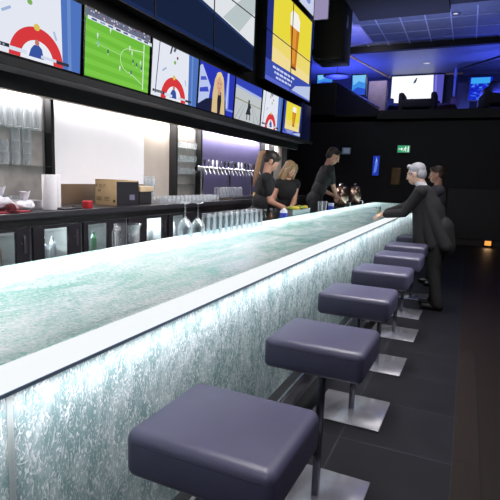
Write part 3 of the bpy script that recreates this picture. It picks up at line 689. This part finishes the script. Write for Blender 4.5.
put('wine_glass', wine_m, (-1.86, 3.03, BAR_Z+.251), 'upturned wine glass standing behind the other two', 'wine glass', 'upturned wine glasses', (PI, 0, 0))

# service shelf behind the bar and what stands on it
struct('floor_service', MB().box(-2.83, -1.92, 0, 11, 0, .07), mat('black_floor_mat', '101012', .8))
sv = thing('service_shelf', 'steel service shelf running behind the bar', 'shelf', (-2.06, 6.0, .07))
MB().box(-.135, .135, -4.6, 4.8, .81, .83, .003).build('shelf', steel, sv)
for y in (-4.4, -1.5, 1.5, 4.6):
    MB().tube((-.115, y, 0), (-.115, y, .81), .015, seg=10).tube((.115, y, 0), (.115, y, .81), .015, seg=10).build('leg', steel, sv)
SZ = .901
pt = thing('glass_pitcher', 'clear glass pitcher with a handle standing behind the bar', 'pitcher', (-2.06, 2.62, SZ))
m = MB().lathe([(0, .004), (.070, 0), (.075, .006), (.084, .19), (.088, .215), (.084, .215), (.080, .19), (.070, .016), (0, .016)], seg=28)
for v in m.bm.verts:
    if v.co.z > .18 and v.co.y > .06: v.co.y += .03*(v.co.y/.088)*(v.co.z-.18)/.035
m.build('body', solid_glass, pt)
m = MB().chain([(0, -.08, .19), (0, -.115, .20), (0, -.135, .17), (0, -.135, .09), (0, -.115, .05), (0, -.076, .045)], [.012]*6); remesh(m, 'handle', shelf_ware, pt, .004)
for y, k, lb in ((4.98, 2, 'dark green bottle on the service shelf before the dark haired woman'), (5.16, 1, 'amber bottle on the service shelf beside the green bottle')):
    t = thing('bottle', lb, 'bottle', (-2.03, y, SZ)); bottle_mb(.20, .034).build('body', mat('dark_green_glass', '12201a', .15) if k == 2 else mat('amber_glass', '3a2413', .15), t)
    MB().lathe([(0, .196), (.016, .196), (.016, .215), (0, .217)], seg=14).build('cap', steel, t)
t = thing('drink_carton', 'blue and white drink carton on the service shelf before the women', 'carton', (-2.0, 5.50, SZ))
MB().box(-.035, .035, -.035, .035, 0, .17, .002).build('carton', mat('white_carton', 'd8dbe8', .5), t); MB().box(.034, .037, -.036, .037, .02, .15).box(-.036, .037, -.037, -.034, .02, .15).build('blue_face', mat('blue_print', '2f3fae', .5), t)
MB().prism([(-.035, -.035, .17), (.035, -.035, .17), (0, -.035, .205)], (0, .07, 0)).build('gable', mat('white_carton', 'd8dbe8', .5), t)
tag(MB().box(-.09, .09, -.42, .42, 0, .072, .004).build('steel_riser', steel, None, True, (-2.02, 6.05, SZ)), 'low steel riser under the garnish tray on the service shelf', 'riser')
t = thing('garnish_tray', 'steel garnish tray of cut limes and lemons before the women', 'tray', (-2.02, 6.05, SZ+.073))
MB().box(-.07, .07, -.36, .36, 0, .01).box(-.07, -.06, -.36, .36, .01, .10).box(.06, .07, -.36, .36, .01, .10).box(-.06, .06, -.36, -.35, .01, .10).box(-.06, .06, .35, .36, .01, .10).build('tray', steel, t)
for i in range(3): MB().box(-.06, .06, -.18+.18*i-.003, -.18+.18*i+.003, .01, .095).build('divider', steel, t)
lime, lemon = mat('lime_peel', '7f8f2e', .5, 0, .2, 20), mat('lemon_peel', 'cdb23c', .5, 0, .15, 20)
wed = {}
for nm, mm in (('lime_wedge', lime), ('lemon_wedge', lemon)):
    wed[nm] = MB().ball((0, 0, .02), (.03, .042, .022)).mesh(nm, mm, True)
rnd = random.Random(2)
for i in range(20):
    nm = 'lime_wedge' if (i//5) % 2 == 0 else 'lemon_wedge'
    put(nm, wed[nm], (-2.02-.03+.06*(i % 2), 5.74+.031*i, SZ+.137+.034*(i % 3 > 0)), ('cut lime' if 'lime' in nm else 'cut lemon')+' lying in the steel garnish tray before the women', 'fruit', ('limes' if 'lime' in nm else 'lemons')+' in the garnish tray', (0, 0, rnd.random()*3))
t = thing('blue_cup', 'blue and white paper cup on the service shelf before the male bartender', 'cup', (-2.0, 7.72, SZ))
MB().lathe([(0, 0), (.036, 0), (.048, .19), (.051, .195), (.046, .196), (.034, .01), (0, .01)], seg=22).build('cup', mat('cup_white', 'c9cde8', .6), t); MB().lathe([(.0385, .03), (.0468, .15), (.0478, .15), (.0395, .03), (.0385, .03)], seg=22).build('blue_band', mat('blue_print', '2f3fae', .5), t)
for y in (7.2, 7.42):
    put('service_glass', tall_m, (-2.03, y, SZ), 'tall clear glass on the service shelf beside the male bartender', 'glass', 'tall glasses before the male bartender')
em_ = thing('drink_machine', 'chrome machine with two rounded heads before the male bartender', 'drink machine', (-2.10, 9.35, SZ))
em_.scale = (1, 1, 1.25)
MB().box(-.13, .15, -.75, .75, 0, .07, .015).build('base', mat('machine_black', '1b1a1d', .35), em_)
for y in (-.55, .60):
    hd = MB().lathe([(0, .10), (.10, .10), (.125, .14), (.135, .24), (.12, .33), (.085, .37), (0, .385)], (0, y, 0), 28).build('head', mat('warm_chrome', 'a98f80', .22, .9), em_)
    MB().lathe([(.05, .385), (.06, .39), (.05, .41), (0, .415)], (0, y, 0), 20).build('knob', chrome, hd)
    MB().tube((.08, y, .16), (.17, y-.02, .13), .022, .016).tube((.17, y-.02, .13), (.17, y-.02, .09), .016, .012).build('spout', chrome, hd)
    MB().tube((0, y, .06), (0, y, .12), .07, .09).build('neck', mat('machine_black', '1b1a1d', .35), em_)
dg = thing('drink_glass', 'glass of pale drink on the bar before the man in the dark suit', 'glass', (-1.07, 6.62, BAR_Z+.002))
tumbler(.12, .028, .034).build('glass', glass, dg); MB().lathe([(0, .015), (.024, .015), (.028, .08), (0, .08)], seg=18).build('drink', mat('pale_drink', 'd9d7a4', .2), dg)

# ------------------------------------------------------------------ people
def ik(a, c, l1, l2, hint):
    a, c, hint = Vector(a), Vector(c), Vector(hint); d = c-a; L = min(d.length, (l1+l2)*.999); u = d.normalized()
    x = (L*L+l1*l1-l2*l2)/(2*L); h = math.sqrt(max(0, l1*l1-x*x)); p = hint-u*hint.dot(u)
    return a+u*x+p.normalized()*h, a+u*L
def basis(r, f, u): return Matrix((Vector(r), Vector(f), Vector(u))).transposed()
def head(m, c, B, s):
    P = lambda x, y, z: Vector(c)+B @ Vector((x*s, y*s, z*s))
    E = lambda p, r, sub=3: m.ball(P(*p), tuple(q*s for q in r), B, sub)
    E((0, -.015, .035), (.074, .094, .085)); E((0, .028, -.03), (.060, .066, .088)); E((0, .045, -.078), (.040, .040, .034)); E((0, .0, -.06), (.052, .06, .05))
    m.cap(P(0, .088, .012), P(0, .108, -.024), .009*s, .0135*s); m.cap(P(-.034, .078, .03), P(.034, .078, .03), .013*s)
    m.cap(P(-.018, .086, -.058), P(.018, .086, -.058), .0085*s); m.cap(P(-.015, .084, -.071), P(.015, .084, -.071), .0085*s)
    for sx in (-1, 1): E((sx*.074, -.008, -.008), (.011, .022, .034), 2); E((sx*.038, .062, -.03), (.022, .022, .024), 2)
def eyes(c, B, s, parent):
    for sx in (-1, 1):
        m = MB().ball(Vector(c)+B @ Vector((sx*.030*s, .084*s, .006*s)), .0115*s); m.mi = 1
        m.ball(Vector(c)+B @ Vector((sx*.030*s, .092*s, .006*s)), .0062*s)
        m.build('eye', [mat('eye_white', 'cfc8c2', .3), mat('eye_dark', '1c1410', .2)], parent)
def hand(m, wp, d, n, s, curl=.5, thumb=1):
    d, n = Vector(d).normalized(), Vector(n); n = (n-d*n.dot(d)).normalized(); sd = d.cross(n).normalized()*thumb
    B = basis(sd, d, n); wp = Vector(wp)
    m.cap(wp-d*.02*s, wp+d*.02*s, .026*s, .026*s); m.ball(wp+d*.052*s, (.040*s, .052*s, .017*s), B, 3)
    for i, (L, r) in enumerate(((.070, .0085), (.080, .009), (.074, .0087), (.058, .0078))):
        p = wp+d*(.085-.006*abs(i-1.3))*s+sd*(.030-.020*i)*s; ang = curl*.4
        for k in range(3):
            dd = d*math.cos(ang)+n*math.sin(ang); q = p+dd*L*s*(.44, .32, .24)[k]
            m.cap(p, q, r*s*(1-.08*k), r*s*(.93-.08*k), 2); p = q; ang += curl
    p = wp+d*.025*s+sd*.034*s; dd = (d*.7+sd*.65+n*.25).normalized(); q = p+dd*.042*s; m.cap(p, q, .012*s, .0105*s)
    m.cap(q, q+(d*.92+sd*.2+n*.35).normalized()*.034*s, .0105*s, .009*s)
def figure(label, loc, rz, s, lean, hands, head_dir, skinm, top, top_m, legs_m, shoe_m, sleeves, hair_fn, hair_m, belly=0, side=0, turn=0, hint_l=(-.3, -.3, -1), hint_r=(.3, -.3, -1), stance=.10, coat=None, collar=None, palm=(0, 0, -1), curl=.5, sh_w=.19, hang=0):
    """local frame: +y forward, +x the figure's right; hands are local targets for the wrists (left, right)"""
    t = thing('person', label, 'person', loc, rz)
    pel = Vector((0, 0, .95*s)); spine = Vector((side, math.sin(lean), math.cos(lean))).normalized()
    rgt = Vector((math.cos(turn), -math.sin(turn), 0)); rgt = (rgt-spine*rgt.dot(spine)).normalized(); fwd = spine.cross(rgt)
    B = basis(rgt, fwd, spine); at = lambda x, y, z: pel+B @ Vector((x*s, y*s, z*s))
    waist, chest, nb = at(0, 0, .17), at(0, .005, .36), at(0, -.02, .54)
    shL, shR = at(-sh_w, -.01, .475), at(sh_w, -.01, .475)
    hd = Vector(head_dir).normalized(); hr = hd.cross(Vector((0, 0, 1))).normalized(); hu = hr.cross(hd); HB = basis(hr, hd, hu)
    hc = nb+(spine*.75+Vector((0, 0, .4))+hd*.22).normalized()*.155*s
    hips = [Vector((sx*.085*s, 0, .90*s)) for sx in (-1, 1)]
    knees = [Vector((sx*stance*s, .03*s, .49*s)) for sx in (-1, 1)]; ank = [Vector((sx*(stance+.01)*s, -.02*s+.05*s*sx*.6, .085*s)) for sx in (-1, 1)]
    arms = []
    for sh, h, hint in ((shL, hands[0], hint_l), (shR, hands[1], hint_r)):
        el, wr = ik(sh, h, .30*s, .265*s, hint); arms.append((sh, el, wr))
    def torso(m, k, arms_to, skirt=None):
        m.ball(pel, (.155*s+k, .112*s+k, .12*s+k), B, 3); m.ball(waist+B @ Vector((0, belly*.7*s, 0)), (.14*s+k+belly*.4*s, .10*s+k+belly*s, .15*s+k), B, 3)
        m.ball(chest, (.165*s+k, .112*s+k, .17*s+k), B, 3); m.cap(shL, shR, .062*s+k, .062*s+k, 3)
        m.ball(at(0, -.01, .44), (.15*s+k, .095*s+k, .10*s+k), B, 3)
        for sh, el, wr in arms:
            if arms_to <= 1: m.cap(sh, sh.lerp(el, arms_to), .058*s+k, (.058-.016*arms_to)*s+k*1.3)
            else:
                e2 = el.lerp(wr, arms_to-1); m.cap(sh, el, .058*s+k, .042*s+k); m.cap(el, e2, .042*s+k, .036*s+k)
        if skirt and hang:      # jacket fronts hanging straight down from the chest
            for sx in (-1, 1):
                for q in (0, .5, 1):
                    m.cap(at(sx*.09, .05*(1-q), .40), Vector((sx*.12*s, hang*(1-q)-.08*q, skirt)), .085*s, .075*s, 3)
        if skirt:
            m.cap(pel, Vector((0, -.035*s, skirt)), .135*s+k, .135*s+k, 3); m.ball(Vector((0, -.01, skirt+.03)), (.17*s+k, .14*s+k, .05), None, 3); m.ball(at(0, -.045, .26), (.14*s+k, .075*s+k, .20*s+k), B, 3)
    b = MB(); torso(b, -.004, 0.01)
    for (sh, el, wr), h0, th in zip(arms, hands, (1, -1)):
        b.cap(sh, el, .050*s, .038*s); b.cap(el, wr, .041*s, .027*s); d = (wr-el).normalized()
        hand(b, wr+d*.015*s, d*.9+Vector((0, 0, -.15)), palm, s, curl, th)
    for h, k, a in zip(hips, knees, ank):
        b.cap(h, k, .082*s, .055*s); b.cap(k, a, .055*s, .036*s); b.cap(a-Vector((0, .03*s, .045*s)), a+Vector((0, .14*s, -.05*s)), .036*s, .03*s)
    b.cap(nb-spine*.05*s, hc-HB @ Vector((0, .02*s, .03*s)), .056*s, .052*s); head(b, hc, HB, s)
    remesh(b, 'body', skinm, t, .0065)
    eyes(hc, HB, s, t)
    if top:
        m = MB(); torso(m, .012*s, sleeves, coat); remesh(m, top, top_m, t, .009)
    m = MB()
    for h, k, a in zip(hips, knees, ank): m.cap(h, k, .095*s, .072*s); m.cap(k, a+Vector((0, 0, -.01)), .072*s, .062*s)
    m.ball(pel-Vector((0, 0, .03*s)), (.16*s, .118*s, .11*s), None, 3); remesh(m, 'trousers', legs_m, t, .009)
    for a in ank:
        m = MB().cap(a+Vector((0, -.03*s, -.042*s)), a+Vector((0, .15*s, -.05*s)), .043*s, .036*s); m.ball(a+Vector((0, .02*s, -.02*s)), (.045*s, .07*s, .05*s))
        m.bm.verts.ensure_lookup_table()
        for v in m.bm.verts: v.co.z = max(v.co.z, .003)
        m.build('shoe', shoe_m, t)
    if collar:
        m = MB(); u = (hc-nb).normalized(); m.cap(nb-u*.03*s, nb+u*.045*s, .062*s, .058*s); remesh(m, 'collar', collar, t, .007)
    hm = MB(); hair_fn(hm, lambda x, y, z: hc+HB @ Vector((x*s, y*s, z*s)), HB, s, at); remesh(hm, 'hair', hair_m, t, .006, 3)
    return t, hc, HB
def hair_short(m, P, HB, s, at):
    E = lambda p, r: m.ball(P(*p), tuple(q*s for q in r), HB, 3)
    E((0, -.024, .052), (.080, .096, .080)); E((0, -.055, .0), (.074, .062, .075)); m.cap(P(-.04, .055, .098), P(.04, .055, .098), .022*s)
def hair_old(m, P, HB, s, at):
    E = lambda p, r: m.ball(P(*p), tuple(q*s for q in r), HB, 3)
    E((0, -.028, .052), (.082, .098, .084)); E((0, -.062, -.005), (.076, .062, .078)); m.cap(P(-.035, .05, .105), P(.035, .05, .105), .026*s)
    for sx in (-1, 1): m.cap(P(sx*.07, .02, .03), P(sx*.07, .012, -.005), .013*s)
def hair_tail(m, P, HB, s, at):
    E = lambda p, r: m.ball(P(*p), tuple(q*s for q in r), HB, 3)
    E((0, -.022, .05), (.081, .098, .083)); E((0, -.06, .005), (.072, .06, .07)); m.cap(P(-.045, .05, .092), P(.045, .05, .092), .024*s)
    E((0, -.125, .055), (.03, .035, .032))
    for sx in (-1, 1): m.cap(P(sx*.072, .03, .04), P(sx*.070, .03, -.04), .010*s, .006*s)
def hair_loose(m, P, HB, s, at):
    E = lambda p, r: m.ball(P(*p), tuple(q*s for q in r), HB, 3)
    E((0, -.022, .052), (.084, .100, .084)); E((0, -.06, -.02), (.082, .06, .10))
    for sx in (-1, 1):
        m.chain([P(sx*.03, .06, .11), P(sx*.072, .052, .05), P(sx*.084, .03, -.05), P(sx*.092, .03, -.15), P(sx*.085, .035, -.22)], [.022*s, .026*s, .032*s, .034*s, .014*s])
        m.chain([P(sx*.06, -.05, -.05), P(sx*.07, -.06, -.15), P(sx*.06, -.05, -.23)], [.045*s, .045*s, .02*s])
def loc_of(x, y, root, rz):
    c, s = math.cos(rz), math.sin(rz); dx, dy = x-root[0], y-root[1]
    return c*dx+s*dy, -s*dx+c*dy
def wl(p, root, rz): return (*loc_of(p[0], p[1], root, rz), p[2]-root[2])
tee = mat('black_cotton', '0d0c10', .85, 0, .2, 30)
trs = mat('black_trousers', '0d0d10', .85, 0, .2, 30); shoe = mat('black_shoe_leather', '100e0f', .3)
# dark haired woman
r1 = (-2.44, 5.72, .071); z1 = math.radians(-68)
w1, hc1, HB1 = figure('woman with a long ponytail in a black t-shirt, head bowed, working behind the bar', r1, z1, .98, .24,
       (wl((-2.22, 6.02, 1.10), r1, z1), wl((-2.17, 5.92, 1.08), r1, z1)), (0, .80, -.62), skin, 'shirt', tee, trs, shoe, .62, hair_tail, hair_dark, hint_l=(-.3, -.5, -1), hint_r=(.3, -.6, -1), sh_w=.165)

hp = Vector(hc1)+HB1 @ Vector((0, -.125, .055))
m = MB(); m.chain([hp, hp+Vector((0, -.07, -.02)), hp+Vector((.0, -.10, -.15)), hp+Vector((.01, -.125, -.30)), hp+Vector((.01, -.15, -.44))], [.026, .034, .038, .032, .012])
remesh(m, 'ponytail', mat('light_brown_hair', '8b6a4d', .45, 0, .3, 50), w1, .007)
MB().ball(hp, (.034, .018, .034), HB1).build('hair_band', matt_black, w1)
# blonde woman
r2 = (-2.42, 6.62, .071); z2 = math.radians(232)
figure('blonde woman in a black tank top, head bowed, beside the woman with the ponytail', r2, z2, .93, .2,
       (wl((-2.22, 6.36, 1.04), r2, z2), wl((-2.30, 6.28, 1.06), r2, z2)), (-.12, .85, -.5), skin, 'tank_top', tee, trs, shoe, .10, hair_loose, mat('blonde_hair', '8f7450', .45, 0, .3, 50), hint_l=(-.4, -.4, -1), hint_r=(.4, -.4, -1), sh_w=.165)
# male bartender
r3 = (-2.38, 8.05, .071); z3 = math.radians(-62)
figure('man in a black short sleeved shirt, head bowed, reaching to the chrome machine', r3, z3, 1.12, .38,
       (wl((-2.22, 8.50, 1.22), r3, z3), wl((-2.12, 8.46, 1.20), r3, z3)), (0, .84, -.5), skin, 'shirt', tee, trs, shoe, .80, hair_short, hair_dark, hint_l=(-.4, -.3, -1), hint_r=(.4, -.3, -1))
# older man in the suit, leaning on the bar
suit = mat('charcoal_suit', '121214', .85, 0, .2, 40)
r4 = (-.25, 6.02, 0); z4 = math.radians(84)
figure('grey haired man in a dark suit leaning with his forearms on the bar', r4, z4, 1.0, .52,
       (wl((-.90, 5.98, 1.075), r4, z4), wl((-.93, 6.26, 1.075), r4, z4)), (.08, .95, -.28), skin_old, 'jacket', suit, mat('charcoal_trousers', '0f0f11', .85, 0, .2, 40), shoe, 1.86, hair_old, mat('grey_hair', '9b9aa2', .6, 0, .2, 60),
       belly=.03, coat=.76, hang=.20, collar=mat('white_shirt_collar', 'c9c9d0', .7), hint_l=(-.25, -.5, -1), hint_r=(.25, -.5, -1), palm=(.2, 0, -1), curl=.45, stance=.09)
# the person behind him
r5 = (-.36, 7.45, 0); z5 = math.radians(100)
figure('brown haired person standing behind the man in the dark suit', r5, z5, .97, .10,
       (wl((-.80, 7.35, 1.04), r5, z5), wl((-.80, 7.7, 1.04), r5, z5)), (0, .95, -.2), skin, 'shirt', mat('grey_check_shirt', '4a4750', .85, 0, .3, 60), trs, shoe, 1.85, hair_short, mat('brown_hair', '3a2a20', .5, 0, .3, 50))

# ------------------------------------------------------------------ far end of the room
t = thing('exit_sign', 'green and white lit exit sign high on the dark end wall', 'sign', (-1.575, 12.99, 2.215))
MB().box(-.155, .155, -.07, 0, 0, .19, .006).build('housing', mat('white_housing', '9a9c9c', .5), t)
p = Pic((-.145, -.0715, .01), (.29, 0, 0), (0, 0, .17), (0, -1, 0)); p.r(0, 1, 0, 1, '35a06e'); G = 'effaf2'
p.r(.06, .30, .44, .56, G); p.p([(.30, .26), (.46, .5), (.30, .74)], G)
p.ell(.66, .80, .045, .08, G); p.p([(.56, .44), (.62, .72), (.70, .72), (.66, .42)], G); p.p([(.50, .56), (.62, .70), (.62, .62), (.52, .48)], G); p.p([(.68, .70), (.80, .56), (.77, .50), (.67, .62)], G)
p.p([(.56, .46), (.63, .46), (.56, .26), (.44, .18), (.42, .25), (.52, .31)], G); p.p([(.60, .46), (.67, .44), (.74, .26), (.72, .10), (.66, .10), (.67, .26)], G); p.r(.84, .94, .1, .9, G); p.build(t)
t = thing('wall_sign', 'tall narrow blue lit sign on the dark end wall', 'sign', (-2.23, 12.99, 1.62))
MB().box(-.09, .09, -.08, 0, 0, .52, .006).build('housing', black, t); p = Pic((-.08, -.0815, .01), (.16, 0, 0), (0, 0, .50), (0, -1, 0)); p.r(0, 1, 0, 1, '2338a8'); p.p([(.2, .1), (.6, .2), (.8, .6), (.5, .9), (.3, .5)], '5a7be0'); p.p([(.4, .6), (.7, .75), (.5, .95)], '8fb0f0'); p.build(t)
t = thing('wall_box', 'brown wooden box on the end wall by the grey haired head', 'box', (-1.71, 12.99, 1.42))
MB().box(-.11, .11, -.12, 0, 0, .42, .006).build('case', mat('brown_wood', '7a5a34', .6, 0, .25, 8), t); MB().box(-.09, .09, -.13, -.12, .02, .40, .004).build('door', mat('brown_wood', '7a5a34', .6, 0, .25, 8), t)
t = thing('small_screen', 'small dim grey screen high on the dark end wall', 'screen', (-3.03, 12.99, 2.15)); MB().box(-.13, .13, -.06, 0, 0, .20, .005).build('housing', black, t)
p = Pic((-.11, -.0615, .015), (.22, 0, 0), (0, 0, .17), (0, -1, 0)); p.r(0, 1, 0, 1, '3d4858'); p.r(.2, .9, .2, .9, '566273'); p.build(t)
struct('wall_wainscot', MB().box(-.45, 3.5, 12.93, 13.0, .16, 1.38, .01), mat('charcoal_wainscot', '1d1b1e', .55))
t = thing('floor_light', 'small orange lit lamp at the foot of the end wall', 'lamp', (.55, 12.92, .03)); MB().box(-.09, .09, -.05, .0, 0, .15, .006).build('housing', black, t)
MB().box(-.07, .07, -.056, -.05, .02, .13, .003).build('diffuser', em('f09a48', 1.4), t, False); area('floor_light_lamp', (.55, 12.84, .12), (0, -1, -.2), .14, .1, .35, (1, .6, .3))
# gallery: screens, seats, pillar, stair balustrade
def wall_screen(name, label, x0, x1, y, z0, z1, fn):
    t = thing(name, label, 'screen', ((x0+x1)/2, y, z0)); W = x1-x0; H = z1-z0
    MB().box(-W/2-.03, W/2+.03, 0, .08, -.03, H+.03, .006).build('housing', bezel, t)
    p = Pic((-W/2, -.001, 0), (W, 0, 0), (0, 0, H), (0, -1, 0)); fn(p); p.build(t)
    MB().box(-.05, .05, .02, .06, 3.201-z0, -.03).build('stand', black, t); MB().box(-.2, .2, -.1, .2, 3.2-z0, 3.22-z0).build('stand_foot', black, t)
def big(p):
    p.r(0, 1, 0, 1, 'f2f7fb', 1.15); p.p([(.84, 0), (1, 0), (1, 1), (.80, 1)], '5453b8'); p.p([(.86, 0), (.9, 0), (.87, 1), (.83, 1)], '7a74d0'); p.p([(.42, .80), (.47, .82), (.5, .93), (.45, .9)], '3a4358'); p.ell(.48, .92, .015, .025, '59606e'); p.p([(0, 0), (.2, 0), (.3, .3), (0, .25)], 'cfd9ee')
wall_screen('projection_screen', 'large bright white screen on the gallery above the exit sign', -2.46, -.96, 16.0, 3.55, 4.70, big)
def bluepic(p):
    p.r(0, 1, 0, 1, '3f8fe6'); p.p([(0, 0), (1, 0), (1, .3), (.4, .4), (0, .2)], '2b53d0'); p.p([(.1, .5), (.5, .7), (.9, .6), (1, 1), (0, 1)], '7cc4f4')
wall_screen('blue_screen', 'light blue gallery screen beside the yellow beer video wall', -4.22, -3.78, 13.9, 4.12, 4.42, bluepic)
wall_screen('blue_screen', 'light blue gallery screen between the hanging disc lamp and the lilac pillar', -3.10, -2.74, 13.42, 3.75, 4.26, bluepic)
def stones(p):
    p.r(0, 1, 0, 1, '1626c4'); rnd = random.Random(8)
    p.r(.05, .9, .72, .98, '39a4f0')
    for i in range(40):
        u, v = rnd.random()*.9, rnd.random()*.7; p.r(u, u+.06+.1*rnd.random(), v, v+.03, rnd.choice(['2f4fe0', '3f7cf0', '101c90', '5a9df6']), 1)
wall_screen('blue_screen', 'deep blue patterned gallery screen behind the dark armchair', -.22, .32, 14.6, 3.72, 4.30, stones)
t = thing('disc_lamp', 'dark flat disc lamp hanging over the gallery stairs', 'lamp', (-3.50, 13.3, 4.19)); MB().lathe([(0, 0), (.28, .015), (.36, .04), (.37, .05), (.28, .08), (.05, .10), (0, .10)], seg=32).build('shade', mat('navy_shade', '14153a', .4), t); MB().tube((0, 0, .10), (0, 0, .548), .008, seg=8).build('cable', black, t)
tag(MB().box(-2.62, -2.16, 13.25, 13.5, 3.2, 4.06, .01).build('pillar', mat('lilac_pillar_paint', 'b4a2c4', .6)), kind='structure')
struct('wall_booth', MB().box(-4.3, -3.42, 13.0, 13.12, 3.0, 4.02, .01), matt_black)
sb = thing('stair_balustrade', 'dark blue sloping balustrade of the gallery stairs', 'balustrade', (-2.85, 13.05, 3.1))
MB().prism([(-.56, 0, -.05), (.56, 0, -.05), (.56, 0, .22), (-.56, 0, .88)], (0, .05, 0)).build('panel', mat('dark_blue_panel', '10122a', .4), sb)
MB().tube((.58, .025, .25), (-.58, .025, .92), .025, seg=12).build('handrail', mat('blue_steel_rail', '4a55a0', .3, .8), sb)
gold = mat('brass_trim', 'e0b878', .35, .3)
struct('trim_20', MB().tube((-3.2, 13.07, 4.72), (-2.6, 16.1, 4.715), .022, seg=8), gold)
struct('trim_21', MB().box(-2.6, -.45, 16.05, 16.19, 4.70, 4.738), gold)
struct('trim_22', MB().box(-.66, -.60, 15.5, 16.0, 3.2, 4.74), mat('pale_blue_post', '8fa0e8', .5))
struct('trim_23', MB().box(-.52, -.18, 14.7, 14.8, 3.2, 4.2), mat('dark_blue_panel', '10122a', .4))
struct('trim_24', MB().tube((-.45, 14.0, 4.40), (.9, 13.2, 4.62), .03, seg=8), matt_black)
struct('trim_25', MB().box(-.4, 1.2, 14.6, 14.7, 4.38, 4.48), matt_black)
def armchair(loc, rz, w_, hb, mcol, label):
    t = thing('armchair', label, 'armchair', loc, rz, 'armchairs on the gallery')
    MB().box(-w_/2+.08, w_/2-.08, -.32, .25, .22, .42, .04, 3).build('seat', mcol, t)
    m = MB().box(-w_/2, w_/2, .22, .36, .2, hb, .06, 4)
    for v in m.bm.verts:
        if v.co.z > hb-.2: v.co.z -= .12*(abs(v.co.x)/(w_/2))**2
    m.build('backrest', mcol, t)
    for sx in (-1, 1): MB().box(sx*w_/2-.07, sx*w_/2+.07, -.32, .34, .12, .60, .05, 3).build('arm', mcol, t)
    for sx in (-1, 1):
        for y in (-.28, .3): MB().tube((sx*(w_/2-.06), y, 0), (sx*(w_/2-.06), y, .2), .02, seg=8).build('leg', black, t)
cd_ = mat('dark_chair_fabric', '23222e', .8); cr_ = mat('dark_red_chair_fabric', '3a1a24', .8)
armchair((-1.42, 13.9, 3.201), PI, .80, .52, cd_, 'broad dark armchair in front of the large white gallery screen')
armchair((-2.02, 14.8, 3.201), PI+.3, .55, .55, cd_, 'smaller dark armchair at the pillar side of the white gallery screen')
armchair((-.80, 14.8, 3.201), PI-.2, .55, .52, cr_, 'dark red armchair at the blue side of the white gallery screen')
armchair((.50, 13.6, 3.201), PI+.2, .70, .82, cd_, 'tall dark armchair before the deep blue gallery screen')
# hanging loudspeaker cabinet
t = thing('hanging_speaker', 'large black speaker cabinet hanging beyond the yellow video wall', 'speaker', (-2.72, 9.8, 3.76))
MB().box(-.27, .30, -.35, .35, 0, 1.06, .015).build('cabinet', matt_black, t); MB().box(-.24, .27, -.362, -.35, .04, 1.02, .004).build('grille', mat('speaker_cloth', '0b0b0d', .95, 0, .3, 60, .3, 200), t)
MB().box(.301, .306, -.1, .0, .62, .85, .002).build('badge_plate', steel, t); MB().box(-.02, .02, -.02, .02, 1.06, 1.09).build('bracket', black, t)
t = thing('ceiling_light_patch', 'pale lilac tapered patch of light on the blue ceiling', 'ceiling light', (-2.74, 11.75, 4.838))  # bright light patch on the ceiling, painted as a flat lilac piece
MB().prism([(.02, -.7, -.03), (.26, -.6, -.03), (.30, .7, -.03), (-.36, 1.0, -.03)], (0, 0, .04)).build('panel', mat('lilac_light_patch', 'cfc4ee', .5), t, False)
for x, y, z, lb in ((-1.62, 10.8, 4.85, 'small round ceiling downlight at the black bulkhead edge'), (-1.35, 14.6, 4.74, 'small round downlight in the gallery ceiling'), (-.55, 11.0, 4.85, 'small round ceiling downlight nearest the blue corner')):
    t = thing('downlight', lb, 'ceiling light', (x, y, z)); MB().lathe([(.05, -.012), (.09, -.012), (.09, 0), (.05, 0), (.05, -.012)], seg=20).build('ring', steel, t); MB().lathe([(0, -.006), (.05, -.006), (.05, -.002), (0, -.002)], seg=20).build('lens', em('dfe6ff', .9), t)
